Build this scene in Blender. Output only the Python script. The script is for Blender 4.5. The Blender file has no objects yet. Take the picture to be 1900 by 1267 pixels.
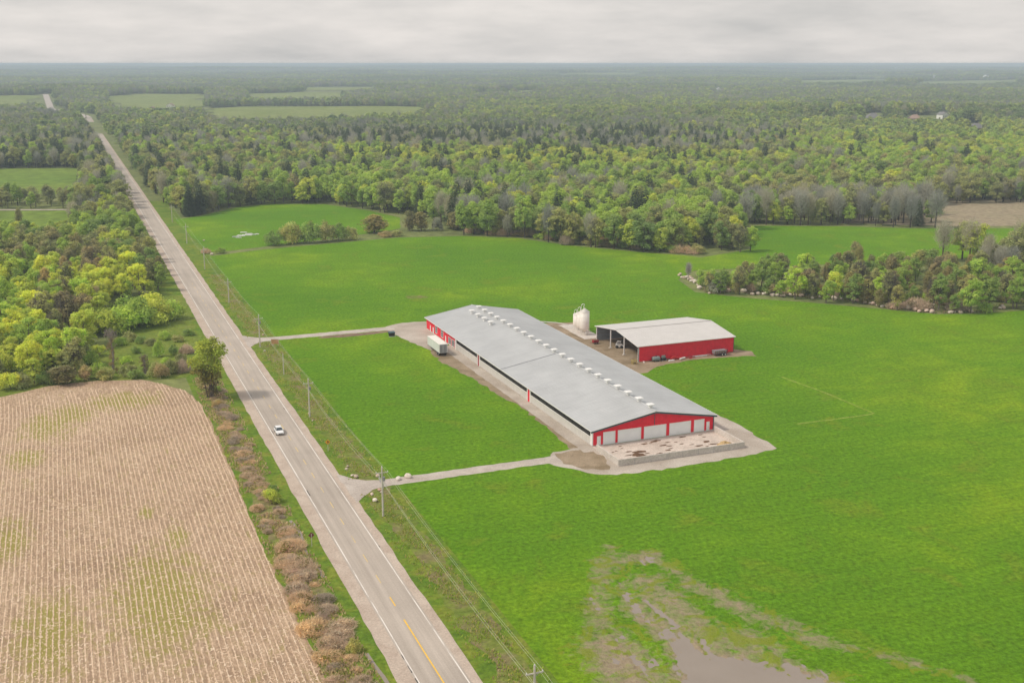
import bpy, bmesh, math, random
import numpy as np
from mathutils import Vector, geometry
R = math.radians
SC = bpy.context.scene
COL = SC.collection
rnd = random.Random(11)
RNG = np.random.default_rng(11)

# ------------------------------------------------------------------ camera, sky, sun, exposure
CAM_H, FPX, HORIZON = 87.0, 2063.0, 118.0            # metres, focal length in photo pixels, eye-level row
PITCH = math.atan((633.5 - HORIZON) / FPX)
cd = bpy.data.cameras.new('camera'); cam = bpy.data.objects.new('camera', cd); COL.objects.link(cam)
cd.sensor_width = 36.0; cd.lens = 36.0 * FPX / 1900.0; cd.clip_start = 1.0; cd.clip_end = 60000.0
cam.location = (0, 0, CAM_H); cam.rotation_euler = (math.pi / 2 - PITCH, 0, 0)
SC.camera = cam
SUN_EL, SUN_AZ = R(50), R(-100)                       # azimuth from +Y towards +X: the sun stands to the left
world = bpy.data.worlds.new('World'); SC.world = world; world.use_nodes = True
wn, wl = world.node_tree.nodes, world.node_tree.links
wn.clear()
w_out = wn.new('ShaderNodeOutputWorld'); w_bg = wn.new('ShaderNodeBackground'); w_bg.inputs['Strength'].default_value = 0.1
w_sky = wn.new('ShaderNodeTexSky'); w_sky.sky_type = 'NISHITA'; w_sky.sun_disc = False
w_sky.sun_elevation = SUN_EL; w_sky.sun_rotation = SUN_AZ; w_sky.air_density = 1.4; w_sky.dust_density = 3.0
w_tc = wn.new('ShaderNodeTexCoord'); w_sep = wn.new('ShaderNodeSeparateXYZ'); wl.new(w_tc.outputs['Generated'], w_sep.inputs[0])
w_z = wn.new('ShaderNodeMath'); w_z.operation = 'ABSOLUTE'; wl.new(w_sep.outputs['Z'], w_z.inputs[0])
w_za = wn.new('ShaderNodeMath'); w_za.operation = 'ADD'; wl.new(w_z.outputs[0], w_za.inputs[0]); w_za.inputs[1].default_value = 0.19
w_div = wn.new('ShaderNodeVectorMath'); w_div.operation = 'DIVIDE'; wl.new(w_tc.outputs['Generated'], w_div.inputs[0])
w_cmb = wn.new('ShaderNodeCombineXYZ')
for k in range(3): wl.new(w_za.outputs[0], w_cmb.inputs[k])
wl.new(w_cmb.outputs[0], w_div.inputs[1])            # the overcast layer seen from below: a flat ceiling of cloud
w_n = wn.new('ShaderNodeTexNoise'); w_n.inputs['Scale'].default_value = 1.45; w_n.inputs['Detail'].default_value = 7; w_n.inputs['Roughness'].default_value = 0.55
wl.new(w_div.outputs[0], w_n.inputs['Vector'])
w_r = wn.new('ShaderNodeValToRGB'); wl.new(w_n.outputs['Fac'], w_r.inputs[0])
w_r.color_ramp.elements[0].position = 0.30; w_r.color_ramp.elements[0].color = (3.5, 3.45, 3.40, 1)
w_r.color_ramp.elements[1].position = 0.68; w_r.color_ramp.elements[1].color = (5.0, 4.75, 4.55, 1)
w_m = wn.new('ShaderNodeMixRGB'); w_m.inputs[0].default_value = 0.93
wl.new(w_sky.outputs[0], w_m.inputs[1]); wl.new(w_r.outputs[0], w_m.inputs[2])
wl.new(w_m.outputs[0], w_bg.inputs['Color']); wl.new(w_bg.outputs[0], w_out.inputs['Surface'])
sd = bpy.data.lights.new('sun', 'SUN'); sun = bpy.data.objects.new('sun', sd); COL.objects.link(sun)
sd.energy = 1.5; sd.angle = R(10); sd.color = (1.0, 0.92, 0.80)
sdir = Vector((math.sin(SUN_AZ) * math.cos(SUN_EL), math.cos(SUN_AZ) * math.cos(SUN_EL), math.sin(SUN_EL)))
sun.rotation_euler = sdir.to_track_quat('Z', 'Y').to_euler(); sun.location = (0, 0, 300)
vs = SC.view_settings; vs.view_transform = 'Standard'; vs.look = 'None'; vs.exposure = 0.76; vs.gamma = 1.0
SC.render.engine = 'CYCLES'
cy = SC.cycles
cy.use_denoising = True; cy.max_bounces = 8; cy.diffuse_bounces = 6; cy.glossy_bounces = 2; cy.transmission_bounces = 8
cy.transparent_max_bounces = 4; cy.volume_bounces = 0
try: cy.denoiser = 'OPENIMAGEDENOISE'
except Exception: pass

# ------------------------------------------------------------------ frames of reference
ROAD_TURN = R(21.8)                                   # the road, the barn and the shed share this direction
UD = np.array([-math.sin(ROAD_TURN), math.cos(ROAD_TURN)]); VD = np.array([math.cos(ROAD_TURN), math.sin(ROAD_TURN)])
def W(u, v): return (u * UD[0] + v * VD[0], u * UD[1] + v * VD[1])   # u along the road, v across it
def toUV(x, y): return (x * UD[0] + y * UD[1], x * VD[0] + y * VD[1])
def sstep(a, b, x):
    t = np.clip((np.asarray(x, float) - a) / (b - a), 0, 1); return t * t * (3 - 2 * t)
def wave(x, y, lam, s):
    k = 2 * math.pi / lam
    return (np.sin(k * (x * math.cos(s) + y * math.sin(s)) + s * 3) + np.sin(k * 1.31 * (x * math.cos(s * 2.3 + 1) + y * math.sin(s * 2.3 + 1)) + s)
            + np.sin(k * .77 * (x * math.cos(s * 4.1 + 2) + y * math.sin(s * 4.1 + 2)) + s * 7) + .6 * np.sin(k * 2.3 * (x * math.cos(s * 5.7) + y * math.sin(s * 5.7)) + s)) / 3.6
def H(x, y):
    """height of the land: level around the farm, rolling woods further out, low hills at the horizon"""
    x = np.asarray(x, float); y = np.asarray(y, float); d = np.hypot(x, y)
    h = sstep(900, 2400, d) * 3.5 * wave(x, y, 700, 1.7)
    h = h + sstep(2300, 4500, d) * (5 + 17 * wave(x * .7, y * 1.7, 1700, .6))
    h = h + sstep(4300, 8500, d) * (8 + 30 * wave(x * .6, y * 1.4, 2600, 2.9))
    h = h + sstep(8000, 13000, d) * (2 + 9 * wave(x * .6, y, 5200, 4.4)) + sstep(11500, 16500, d) * (32 + 30 * wave(x * .8, y * .5, 4200, 1.2))
    h = h + 13 * np.exp(-((x + 1170) ** 2 + (y - 2900) ** 2) / 330 ** 2)
    h = h + 12 * np.exp(-((x - 520) ** 2 / 420 ** 2 + (y - 1680) ** 2 / 230 ** 2))      # the low hill with the houses
    return 64 * np.tanh(h / 64)
F_ = (0, math.cos(PITCH), -math.sin(PITCH)); U_ = (0, math.sin(PITCH), math.cos(PITCH))
def spot(px, py, z=0.0, terrain=False):
    """place on the land that the photograph shows at a pixel"""
    dx = (px - 950) / FPX; up = (633.5 - py) / FPX
    d = (dx, F_[1] + up * U_[1], F_[2] + up * U_[2])
    zz = z
    for _ in range(25 if terrain else 1):
        t = (zz - CAM_H) / d[2]; x, y = d[0] * t, d[1] * t
        if terrain: zz = .5 * zz + .5 * (z + float(H(x, y)))
    return (x, y)
def proj(x, y, z):
    x = np.asarray(x, float); y = np.asarray(y, float); v = np.asarray(z, float) - CAM_H
    zc = y * F_[1] + v * F_[2]
    return 950 + FPX * x / zc, 633.5 - FPX * (y * U_[1] + v * U_[2]) / zc
def inpoly(px, py, poly):
    c = np.zeros(np.shape(px), bool); n = len(poly)
    for i in range(n):
        x1, y1 = poly[i]; x2, y2 = poly[(i + 1) % n]
        if y1 == y2: continue
        c ^= ((y1 > py) != (y2 > py)) & (px < (x2 - x1) * (py - y1) / (y2 - y1) + x1)
    return c

# ------------------------------------------------------------------ materials
MATS = {}
class NB:
    def __init__(s, name):
        s.m = bpy.data.materials.new(name); s.m.use_nodes = True; s.t = s.m.node_tree; s.n = s.t.nodes; s.l = s.t.links
        s.b = s.n['Principled BSDF']
    def new(s, t, **kw):
        o = s.n.new(t)
        for k, v in kw.items(): setattr(o, k, v)
        return o
    def pos(s): return s.new('ShaderNodeNewGeometry').outputs['Position']
    def obj(s): return s.new('ShaderNodeTexCoord').outputs['Object']
    def noise(s, vec, scale, detail=4, rough=.55, dist=0.0):
        n = s.new('ShaderNodeTexNoise'); n.inputs['Scale'].default_value = scale; n.inputs['Detail'].default_value = detail
        n.inputs['Roughness'].default_value = rough; n.inputs['Distortion'].default_value = dist; s.l.new(vec, n.inputs['Vector']); return n.outputs['Fac']
    def scale(s, vec, v):
        n = s.new('ShaderNodeMapping'); n.inputs['Scale'].default_value = v; s.l.new(vec, n.inputs['Vector']); return n.outputs[0]
    def turn(s, vec, a, v=(1, 1, 1)):
        n = s.new('ShaderNodeMapping'); n.vector_type = 'TEXTURE'; n.inputs['Rotation'].default_value = (0, 0, a); s.l.new(vec, n.inputs['Vector'])
        return s.scale(n.outputs[0], v)
    def ramp(s, fac, *stops):
        n = s.new('ShaderNodeValToRGB'); s.l.new(fac, n.inputs[0]); e = n.color_ramp.elements
        while len(e) < len(stops): e.new(0.5)
        for i, (p, c) in enumerate(stops):
            e[i].position = p; e[i].color = tuple(c) + (1,) if hasattr(c, '__len__') else (c, c, c, 1)
        return n.outputs[0]
    def mix(s, fac, a, b, mode='MIX'):
        n = s.new('ShaderNodeMixRGB', blend_type=mode)
        for k, v in ((0, fac), (1, a), (2, b)):
            if isinstance(v, (int, float)): n.inputs[k].default_value = v if k == 0 else (v, v, v, 1)
            elif isinstance(v, tuple): n.inputs[k].default_value = v + (1,)
            else: s.l.new(v, n.inputs[k])
        return n.outputs[0]
    def math(s, op, a, b=None, c=None):
        n = s.new('ShaderNodeMath', operation=op)
        for k, v in ((0, a), (1, b), (2, c)):
            if v is None: continue
            if isinstance(v, (int, float)): n.inputs[k].default_value = v
            else: s.l.new(v, n.inputs[k])
        return n.outputs[0]
    def bump(s, fac, strength, dist):
        n = s.new('ShaderNodeBump'); n.inputs['Strength'].default_value = strength; n.inputs['Distance'].default_value = dist
        s.l.new(fac, n.inputs['Height']); s.l.new(n.outputs[0], s.b.inputs['Normal'])
    def done(s, color=None, rough=.8, spec=.3, metal=0.0):
        if color is not None:
            if isinstance(color, tuple): s.b.inputs['Base Color'].default_value = color + (1,)
            else: s.l.new(color, s.b.inputs['Base Color'])
        s.b.inputs['Roughness'].default_value = rough; s.b.inputs['Specular IOR Level'].default_value = spec; s.b.inputs['Metallic'].default_value = metal
        MATS[s.m.name] = s.m; return s.m
def plain(name, c, rough=.7, spec=.3, metal=0.0, var=.12, scale=1.5):
    b = NB(name); n = b.noise(b.obj(), scale, 6)
    return b.done(b.mix(1.0, c, b.ramp(n, (.3, 1 - var), (.7, 1 + var)), 'MULTIPLY'), rough, spec, metal)

def green_field(name, mud=False):
    b = NB(name); p = b.pos()
    big = b.noise(p, .011, 4, .5); mid = b.noise(p, .07, 5, .6, .6); fine = b.noise(p, 1.1, 5, .72)
    al = b.turn(p, ROAD_TURN, (.045, .9, 1)); streak = b.noise(al, 1.0, 3, .6)
    c = b.ramp(big, (.36, (.104, .228, .010)), (.50, (.140, .275, .010)), (.62, (.215, .330, .012)))
    c = b.mix(b.ramp(mid, (.36, .0), (.66, .8)), c, (.094, .228, .009))
    c = b.mix(b.ramp(mid, (.56, .0), (.76, .8)), c, (.215, .265, .02))
    c = b.mix(1.0, c, b.ramp(fine, (.30, .56), (.50, 1.0), (.70, 1.48)), 'MULTIPLY')
    c = b.mix(1.0, c, b.ramp(streak, (.35, .90), (.65, 1.08)), 'MULTIPLY')
    tuft = b.noise(p, .38, 3, .6, 1.2)
    c = b.mix(b.ramp(tuft, (.58, .0), (.74, .5)), c, (.065, .165, .008))
    h = b.math('ADD', fine, b.math('MULTIPLY', tuft, .7))
    if mud:
        at = b.new('ShaderNodeAttribute', attribute_name='mud'); m = b.math('ADD', at.outputs['Fac'], b.math('ADD', b.math('MULTIPLY', b.math('SUBTRACT', b.noise(p, .55, 6, .68, .8), .5), 1.0), b.math('MULTIPLY', b.math('SUBTRACT', b.noise(p, .13, 4, .6, 1.0), .5), .5)))
        brown = b.ramp(b.noise(p, .9, 6, .7), (.3, (.25, .185, .125)), (.55, (.37, .285, .205)), (.75, (.30, .28, .09)))
        c = b.mix(b.ramp(m, (.44, .0), (.60, .55), (.80, .95)), c, brown)
        c = b.mix(b.ramp(b.math('MULTIPLY', b.ramp(b.noise(p, .2, 4, .6, 1.2), (.5, .0), (.62, 1.0)), b.ramp(m, (.25, .0), (.4, 1.0))), (.2, .0), (.8, .8)), c, (.21, .26, .02))
    b.bump(h, 1.0, .45); return b.done(c, .9, .04)
M_HAY = green_field('hay_grass'); M_WET = green_field('wet_grass', True)

def scrub(name, stops, sc=.12, fsc=.9):
    b = NB(name); p = b.pos(); n1 = b.noise(p, sc, 6, .65, .7); n2 = b.noise(p, fsc, 5, .7)
    c = b.mix(1.0, b.ramp(n1, *stops), b.ramp(n2, (.3, .62), (.7, 1.35)), 'MULTIPLY'); b.bump(n2, .9, .4); return b.done(c, .9, .1)
M_GROUND = scrub('woodland_floor', ((.30, (.13, .15, .055)), (.48, (.17, .20, .065)), (.62, (.21, .23, .08)), (.75, (.19, .165, .10))), .02, .25)
M_VERGE = scrub('verge_grass', ((.30, (.085, .165, .016)), (.48, (.135, .215, .02)), (.62, (.20, .235, .03)), (.78, (.19, .15, .07))), .16)
M_SCRUBBY = scrub('rough_grass', ((.30, (.11, .17, .025)), (.48, (.18, .22, .04)), (.62, (.22, .19, .085)), (.78, (.20, .15, .09))), .14)
M_CLEAR = scrub('clearing_grass', ((.30, (.105, .165, .02)), (.5, (.16, .215, .03)), (.68, (.21, .235, .045)), (.82, (.15, .13, .05))), .1)
M_MARSH = scrub('dry_marsh', ((.30, (.26, .21, .14)), (.5, (.33, .27, .18)), (.7, (.25, .22, .13)), (.82, (.20, .17, .12))), .05, .3)
M_FAR1 = scrub('far_meadow', ((.35, (.13, .215, .025)), (.6, (.18, .25, .035))), .008, .1)
M_FAR2 = scrub('far_pale_meadow', ((.35, (.165, .215, .035)), (.6, (.215, .25, .06))), .008, .1)

b = NB('stubble_soil'); p = b.pos()
al = b.turn(p, ROAD_TURN, (1, .10, 1)); n1 = b.noise(p, .05, 5, .6, .5); n2 = b.noise(p, 1.7, 6, .72); n3 = b.noise(al, 2.2, 4, .6)
c = b.ramp(n1, (.30, (.31, .205, .135)), (.5, (.41, .285, .19)), (.7, (.50, .365, .25)))
c = b.mix(b.ramp(n2, (.45, .0), (.66, .8)), c, (.68, .50, .35))
c = b.mix(b.ramp(n3, (.40, .55), (.55, .0)), c, (.24, .16, .105))
wsum = None                                          # weeds: a few patches of low green growth
for (px_, py_, ru, rv) in ((300, 1110, 30, 12), (90, 1180, 22, 8), (90, 790, 16, 9), (45, 850, 10, 6), (130, 770, 14, 9), (270, 950, 5, 2), (225, 745, 12, 14), (20, 1000, 16, 5), (330, 1000, 9, 3)):
    x, y = spot(px_, py_)
    d = b.new('ShaderNodeVectorMath', operation='SUBTRACT'); b.l.new(p, d.inputs[0]); d.inputs[1].default_value = (x, y, 0)
    q = b.turn(d.outputs[0], ROAD_TURN, (1 / rv, 1 / ru, 0)); ln = b.new('ShaderNodeVectorMath', operation='LENGTH'); b.l.new(q, ln.inputs[0])
    f = b.math('SUBTRACT', 1.0, ln.outputs['Value']); f = b.math('MAXIMUM', f, 0.0)
    wsum = f if wsum is None else b.math('MAXIMUM', wsum, f)
wm = b.math('ADD', b.math('MULTIPLY', wsum, .75), b.math('MULTIPLY', b.math('SUBTRACT', b.noise(b.turn(p, ROAD_TURN, (1, .45, 1)), .42, 8, .78, 1.2), .5), 2.3))
c = b.mix(b.ramp(wm, (.10, .0), (.50, .85)), c, b.mix(b.noise(p, .8, 4), (.24, .235, .04), (.36, .31, .08)))
b.bump(b.math('ADD', n2, n3), .8, .25); M_SOIL = b.done(c, .95, .1)
b = NB('straw'); oi = b.noise(b.pos(), .9, 4, .7)
M_STRAW = b.done(b.ramp(oi, (.3, (.50, .34, .22)), (.5, (.74, .56, .40)), (.7, (.88, .75, .59))), .8, .2)

b = NB('asphalt'); p = b.pos(); q = b.turn(p, ROAD_TURN, (1, .02, 1)); n1 = b.noise(q, 1.1, 4, .6); n2 = b.noise(p, .06, 4); n3 = b.noise(p, 3.0, 4, .7)
c = b.mix(b.ramp(n1, (.35, .0), (.65, 1.0)), (.39, .335, .285), (.485, .42, .362)); c = b.mix(1.0, c, b.ramp(n2, (.3, .88), (.7, 1.1)), 'MULTIPLY')
c = b.mix(1.0, c, b.ramp(n3, (.3, .92), (.7, 1.07)), 'MULTIPLY'); M_ASPH = b.done(c, .85, .25)
def gravel(name, a, c2, sc=.25):
    b = NB(name); p = b.pos(); n1 = b.noise(p, sc, 5, .6, .5); n2 = b.noise(p, 2.6, 5, .75)
    c = b.mix(b.ramp(n1, (.35, .0), (.65, 1.0)), a, c2); c = b.mix(1.0, c, b.ramp(n2, (.3, .74), (.7, 1.22)), 'MULTIPLY'); b.bump(n2, .6, .1); return b.done(c, .9, .15)
M_SHOULD = gravel('shoulder_gravel', (.44, .35, .285), (.54, .45, .375))
M_DRIVE = gravel('driveway_gravel', (.42, .36, .315), (.54, .48, .43))
M_YARD = gravel('yard_gravel', (.38, .32, .265), (.52, .46, .40), .12)
M_DIRT = gravel('bare_dirt', (.22, .165, .10), (.36, .28, .195), .2)
M_DIRTR = gravel('reddish_dirt', (.17, .11, .075), (.27, .19, .13), .3)
M_CONC = gravel('concrete', (.53, .48, .43), (.62, .57, .52), .3)
M_SLAB = gravel('stained_concrete', (.50, .42, .36), (.66, .57, .50), .22)
def paint(name, c0, und):
    b = NB(name); p = b.pos(); q = b.turn(p, ROAD_TURN, (2.2, .16, 1)); n = b.noise(q, 1.0, 5, .7)
    return b.done(b.mix(b.ramp(n, (.34, 1.0), (.50, .0)), c0, und), .7, .3)
M_WHITEL = paint('white_road_paint', (.76, .71, .66), (.44, .385, .335)); M_YELLOW = plain('yellow_road_paint', (.80, .50, .07), .7, .3, 0, .12)
M_YELFADE = paint('worn_yellow_paint', (.60, .46, .22), (.42, .36, .29))
M_CRACK = plain('tar_patch', (.10, .085, .075), .8, .3)
b = NB('puddle_water'); p = b.pos(); b.bump(b.noise(p, 1.2, 3), .05, .02); M_WATER = b.done(b.mix(b.noise(p, .15, 4), (.235, .19, .15), (.30, .25, .205)), .07, .5)
M_RED = plain('red_steel', (.76, .022, .045), .55, .2, 0, .10, .8); M_REDD = plain('dark_red_paint', (.33, .02, .03), .6)
b = NB('galvanised_roof'); o = b.obj(); n = b.noise(b.scale(o, (.12, 1.4, 1)), 1.0, 6, .65); n2 = b.noise(o, .12, 3)
c = b.mix(1.0, b.ramp(n, (.3, (.50, .51, .515)), (.7, (.575, .58, .58))), b.ramp(n2, (.35, .93), (.65, 1.05)), 'MULTIPLY'); M_ROOF = b.done(c, .42, .55, .25)
M_ROOFW = plain('pale_steel_roof', (.58, .555, .535), .5, .4, 0, .05, .4)
M_WHITE = plain('white_paint', (.80, .79, .77), .5, .4, 0, .04); M_DOORW = plain('white_door_panel', (.84, .86, .85), .45, .4, 0, .04, .6)
M_CREAM = plain('cream_bin_paint', (.80, .76, .69), .45, .4, 0, .05, .7); M_CURT = plain('pale_curtain', (.60, .575, .54), .7, .2, 0, .07, .8)
M_TEAL = plain('dark_teal_trim', (.045, .10, .12), .5, .4); M_DARK = plain('dark_mesh', (.035, .03, .028), .8, .2); M_GREY = plain('grey_steel', (.30, .31, .33), .5, .4, .3)
M_BLUEG = plain('blue_grey_liner', (.30, .34, .38), .6, .3); M_GLASS = plain('window_glass', (.05, .065, .075), .08, .6); M_TYRE = plain('tyre_rubber', (.025, .025, .025), .85, .2)
M_WOODP = plain('weathered_pole', (.56, .53, .46), .9, .1, 0, .15); M_WIRE = plain('aluminium_wire', (.52, .55, .42), .5, .4); M_PORC = plain('porcelain', (.62, .62, .60), .3, .5)
M_SIGNY = plain('yellow_sign_face', (.85, .38, .015), .5, .4, 0, .04); M_BLACK = plain('black_print', (.02, .02, .02), .6); M_TANB = plain('tan_board', (.62, .34, .17), .7, .2, 0, .12); M_MAROON = plain('dull_maroon_sign_back', (.20, .055, .06), .6)
M_BARK = plain('bark', (.16, .13, .105), .95, .1, 0, .3, 3); M_BARKL = plain('pale_bark', (.30, .26, .22), .95, .1, 0, .25, 3)
M_STONE = NB('field_stone'); b = M_STONE; oi = b.new('ShaderNodeObjectInfo').outputs['Random']
c = b.mix(1.0, b.ramp(oi, (0.0, (.46, .37, .29)), (.35, (.68, .58, .48)), (.7, (.76, .69, .61)), (1.0, (.54, .34, .25))), b.ramp(b.noise(b.obj(), 2.5, 5, .7), (.3, .7), (.7, 1.2)), 'MULTIPLY'); M_STONE = b.done(c, .9, .15)
M_MANURE = gravel('manure', (.10, .055, .03), (.19, .11, .065), .9); M_STRAWP = gravel('straw_heap', (.42, .29, .13), (.56, .41, .22), .8)
M_CAR = plain('white_car_paint', (.80, .80, .80), .25, .5, 0, .02); M_GREENT = plain('grey_green_paint', (.20, .25, .24), .5); M_YELP = plain('yellow_machine_paint', (.50, .40, .10), .6)
M_REDP = plain('bright_red_machine_paint', (.55, .03, .03), .5); M_BRICKW = plain('tan_house_wall', (.40, .30, .23), .8); M_SHING = plain('grey_shingle', (.20, .19, .19), .9); M_SHINGB = plain('brown_shingle', (.34, .23, .18), .9)
# foliage: the colour of every leaf clump is stored on its mesh; each plant varies a little as a whole
b = NB('foliage'); at = b.new('ShaderNodeAttribute', attribute_name='col'); oi = b.new('ShaderNodeObjectInfo').outputs['Random']
c = b.mix(1.0, at.outputs['Color'], b.ramp(oi, (0.0, (.76, .80, .85)), (.35, (.97, .98, 1.0)), (.7, (1.06, 1.04, .98)), (1.0, (1.22, 1.16, .95))), 'MULTIPLY')
df = b.new('ShaderNodeBsdfDiffuse'); tl = b.new('ShaderNodeBsdfTranslucent'); ms = b.new('ShaderNodeMixShader'); ms.inputs[0].default_value = .46
b.l.new(c, df.inputs[0]); b.l.new(c, tl.inputs[0]); b.l.new(df.outputs[0], ms.inputs[1]); b.l.new(tl.outputs[0], ms.inputs[2])
b.l.new(ms.outputs[0], b.n['Material Output'].inputs['Surface']); b.n.remove(b.b); M_LEAF = b.m

# ------------------------------------------------------------------ object helpers
def tag(o, label=None, cat=None, group=None, kind=None):
    if label: o['label'] = label
    if cat: o['category'] = cat
    if group: o['group'] = group
    if kind: o['kind'] = kind
    return o
def link(name, me, mat=None, parent=None, loc=None, rz=None):
    o = bpy.data.objects.new(name, me); COL.objects.link(o)
    if mat is not None and me is not None and not me.materials: me.materials.append(mat)
    if parent is not None: o.parent = parent
    if loc is not None: o.location = loc
    if rz is not None: o.rotation_euler[2] = rz
    return o
def empty(name, loc, rz=0.0, sc=1.0):
    o = bpy.data.objects.new(name, None); COL.objects.link(o); o.empty_display_size = .5
    o.location = loc; o.rotation_euler[2] = rz; o.scale = (sc, sc, sc); return o
class MB:
    def __init__(s): s.v = []; s.f = []
    def face(s, pts): n = len(s.v); s.v += [tuple(p) for p in pts]; s.f.append(tuple(range(n, n + len(pts)))); return s
    def box(s, x0, x1, y0, y1, z0, z1):
        n = len(s.v); s.v += [(x, y, z) for z in (z0, z1) for y in (y0, y1) for x in (x0, x1)]
        s.f += [tuple(n + i for i in q) for q in ((0, 2, 3, 1), (4, 5, 7, 6), (0, 1, 5, 4), (2, 6, 7, 3), (0, 4, 6, 2), (1, 3, 7, 5))]; return s
    def loft(s, rings, cap=True, close=True):
        n = len(s.v); k = len(rings[0])
        for r in rings: s.v += [tuple(p) for p in r]
        for i in range(len(rings) - 1):
            for j in range(k if close else k - 1):
                a = n + i * k + j; b2 = n + i * k + (j + 1) % k; s.f.append((a, b2, b2 + k, a + k))
        if cap: s.f.append(tuple(n + j for j in reversed(range(k)))); s.f.append(tuple(n + (len(rings) - 1) * k + j for j in range(k)))
        return s
    def cyl(s, c, r0, r1, z0, z1, n=12):
        return s.loft([[(c[0] + r * math.cos(2 * math.pi * i / n), c[1] + r * math.sin(2 * math.pi * i / n), z) for i in range(n)] for r, z in ((r0, z0), (r1, z1))])
    def lathe(s, c, prof, n=20):
        return s.loft([[(c[0] + r * math.cos(2 * math.pi * i / n), c[1] + r * math.sin(2 * math.pi * i / n), z) for i in range(n)] for r, z in prof])
    def wheel(s, c, r, w, n=14):                      # axle along x
        return s.loft([[(c[0] + x, c[1] + q * math.cos(2 * math.pi * i / n), c[2] + q * math.sin(2 * math.pi * i / n)) for i in range(n)] for x, q in ((-w / 2, r * .82), (-w * .4, r), (w * .4, r), (w / 2, r * .82))])
    def tube(s, pts, r, n=6, taper=None):
        P = [Vector(p) for p in pts]; rings = []
        for i, p in enumerate(P):
            t = (P[min(i + 1, len(P) - 1)] - P[max(i - 1, 0)]).normalized()
            a = t.cross(Vector((0, 0, 1))) if abs(t.z) < .95 else t.cross(Vector((1, 0, 0))); a.normalize(); bb = t.cross(a)
            rr = r if taper is None else r + (taper - r) * i / (len(P) - 1)
            rings.append([p + a * rr * math.cos(2 * math.pi * k / n) + bb * rr * math.sin(2 * math.pi * k / n) for k in range(n)])
        return s.loft(rings)
    def mesh(s, name): me = bpy.data.meshes.new(name); me.from_pydata(s.v, [], s.f); me.update(); return me
    def build(s, name, mat, parent=None, smooth=False, **k):
        me = s.mesh(name)
        if smooth: me.polygons.foreach_set('use_smooth', [True] * len(me.polygons))
        return link(name, me, mat, parent, **k)
def np_mesh(name, V, Fq, col=None, mats=(), midx=None):
    me = bpy.data.meshes.new(name); k = Fq.shape[1]
    me.vertices.add(len(V)); me.vertices.foreach_set('co', np.ascontiguousarray(V, np.float32).ravel())
    me.loops.add(Fq.size); me.loops.foreach_set('vertex_index', np.ascontiguousarray(Fq, np.int32).ravel())
    me.polygons.add(len(Fq)); me.polygons.foreach_set('loop_start', np.arange(0, Fq.size, k, dtype=np.int32))
    if midx is not None: me.polygons.foreach_set('material_index', np.asarray(midx, np.int32))
    me.update(calc_edges=True)
    if col is not None:
        a = me.attributes.new('col', 'FLOAT_COLOR', 'POINT'); a.data.foreach_set('color', np.concatenate([col, np.ones((len(col), 1))], 1).astype(np.float32).ravel())
    for m in mats: me.materials.append(m)
    return me
def roughen(pts, step, amp, rng=rnd, closed=True):
    out = []; n = len(pts)
    for i in range(n if closed else n - 1):
        a, b2 = pts[i], pts[(i + 1) % n]; L = math.dist(a, b2); k = max(1, int(L / step)); nx, ny = -(b2[1] - a[1]) / (L + 1e-9), (b2[0] - a[0]) / (L + 1e-9)
        for j in range(k):
            t = j / k; o = rng.uniform(-amp, amp) if (j or amp < .4) else 0
            out.append((a[0] + (b2[0] - a[0]) * t + nx * o, a[1] + (b2[1] - a[1]) * t + ny * o))
    return out
def sheet(name, pts, z, mat, step=3.0, amp=0.0, grid=None, terrain=False, parent=None, kind='structure'):
    if step: pts = roughen(pts, step, amp)
    vs_ = [Vector(p) for p in pts]; n = len(vs_)
    if grid:
        xs = [p[0] for p in pts]; ys = [p[1] for p in pts]
        gx, gy = np.meshgrid(np.arange(min(xs), max(xs), grid), np.arange(min(ys), max(ys), grid)); ok = inpoly(gx, gy, pts)
        vs_ += [Vector((float(a), float(c2))) for a, c2 in zip(gx[ok], gy[ok])]
    r = geometry.delaunay_2d_cdt(vs_, [], [list(range(n))], 1, 1e-4)
    P = np.array([(p.x, p.y) for p in r[0]]); Z = (H(P[:, 0], P[:, 1]) if terrain else np.zeros(len(P))) + z
    me = bpy.data.meshes.new(name); me.from_pydata([(float(a), float(c2), float(d)) for (a, c2), d in zip(P, Z)], [], r[2]); me.update()
    bm = bmesh.new(); bm.from_mesh(me); bmesh.ops.recalc_face_normals(bm, faces=bm.faces)
    if sum(f.normal.z for f in bm.faces) < 0: bmesh.ops.reverse_faces(bm, faces=bm.faces)
    bm.to_mesh(me); bm.free()
    o = link(name, me, mat, parent)
    if kind and parent is None: o['kind'] = kind
    return o
def uvrect(u0, u1, v0, v1): return [W(u0, v0), W(u0, v1), W(u1, v1), W(u1, v0)]
def strip(name, u0, u1, v0, v1, z, mat, step=2.5, amp=.25, parent=None, us=None):
    """a long strip along the road with uneven edges"""
    n = max(2, int((u1 - u0) / step)); m = MB()
    L = []; Rr = []
    for i in range(n + 1):
        u = u0 + (u1 - u0) * i / n; L.append(W(u, v0 + rnd.uniform(-amp, amp))); Rr.append(W(u, v1 + rnd.uniform(-amp, amp)))
    for i in range(n): m.face([(*L[i], z), (*Rr[i], z), (*Rr[i + 1], z), (*L[i + 1], z)])
    o = m.build(name, mat, parent)
    if parent is None: o['kind'] = 'structure'
    return o
S = spot

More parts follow.
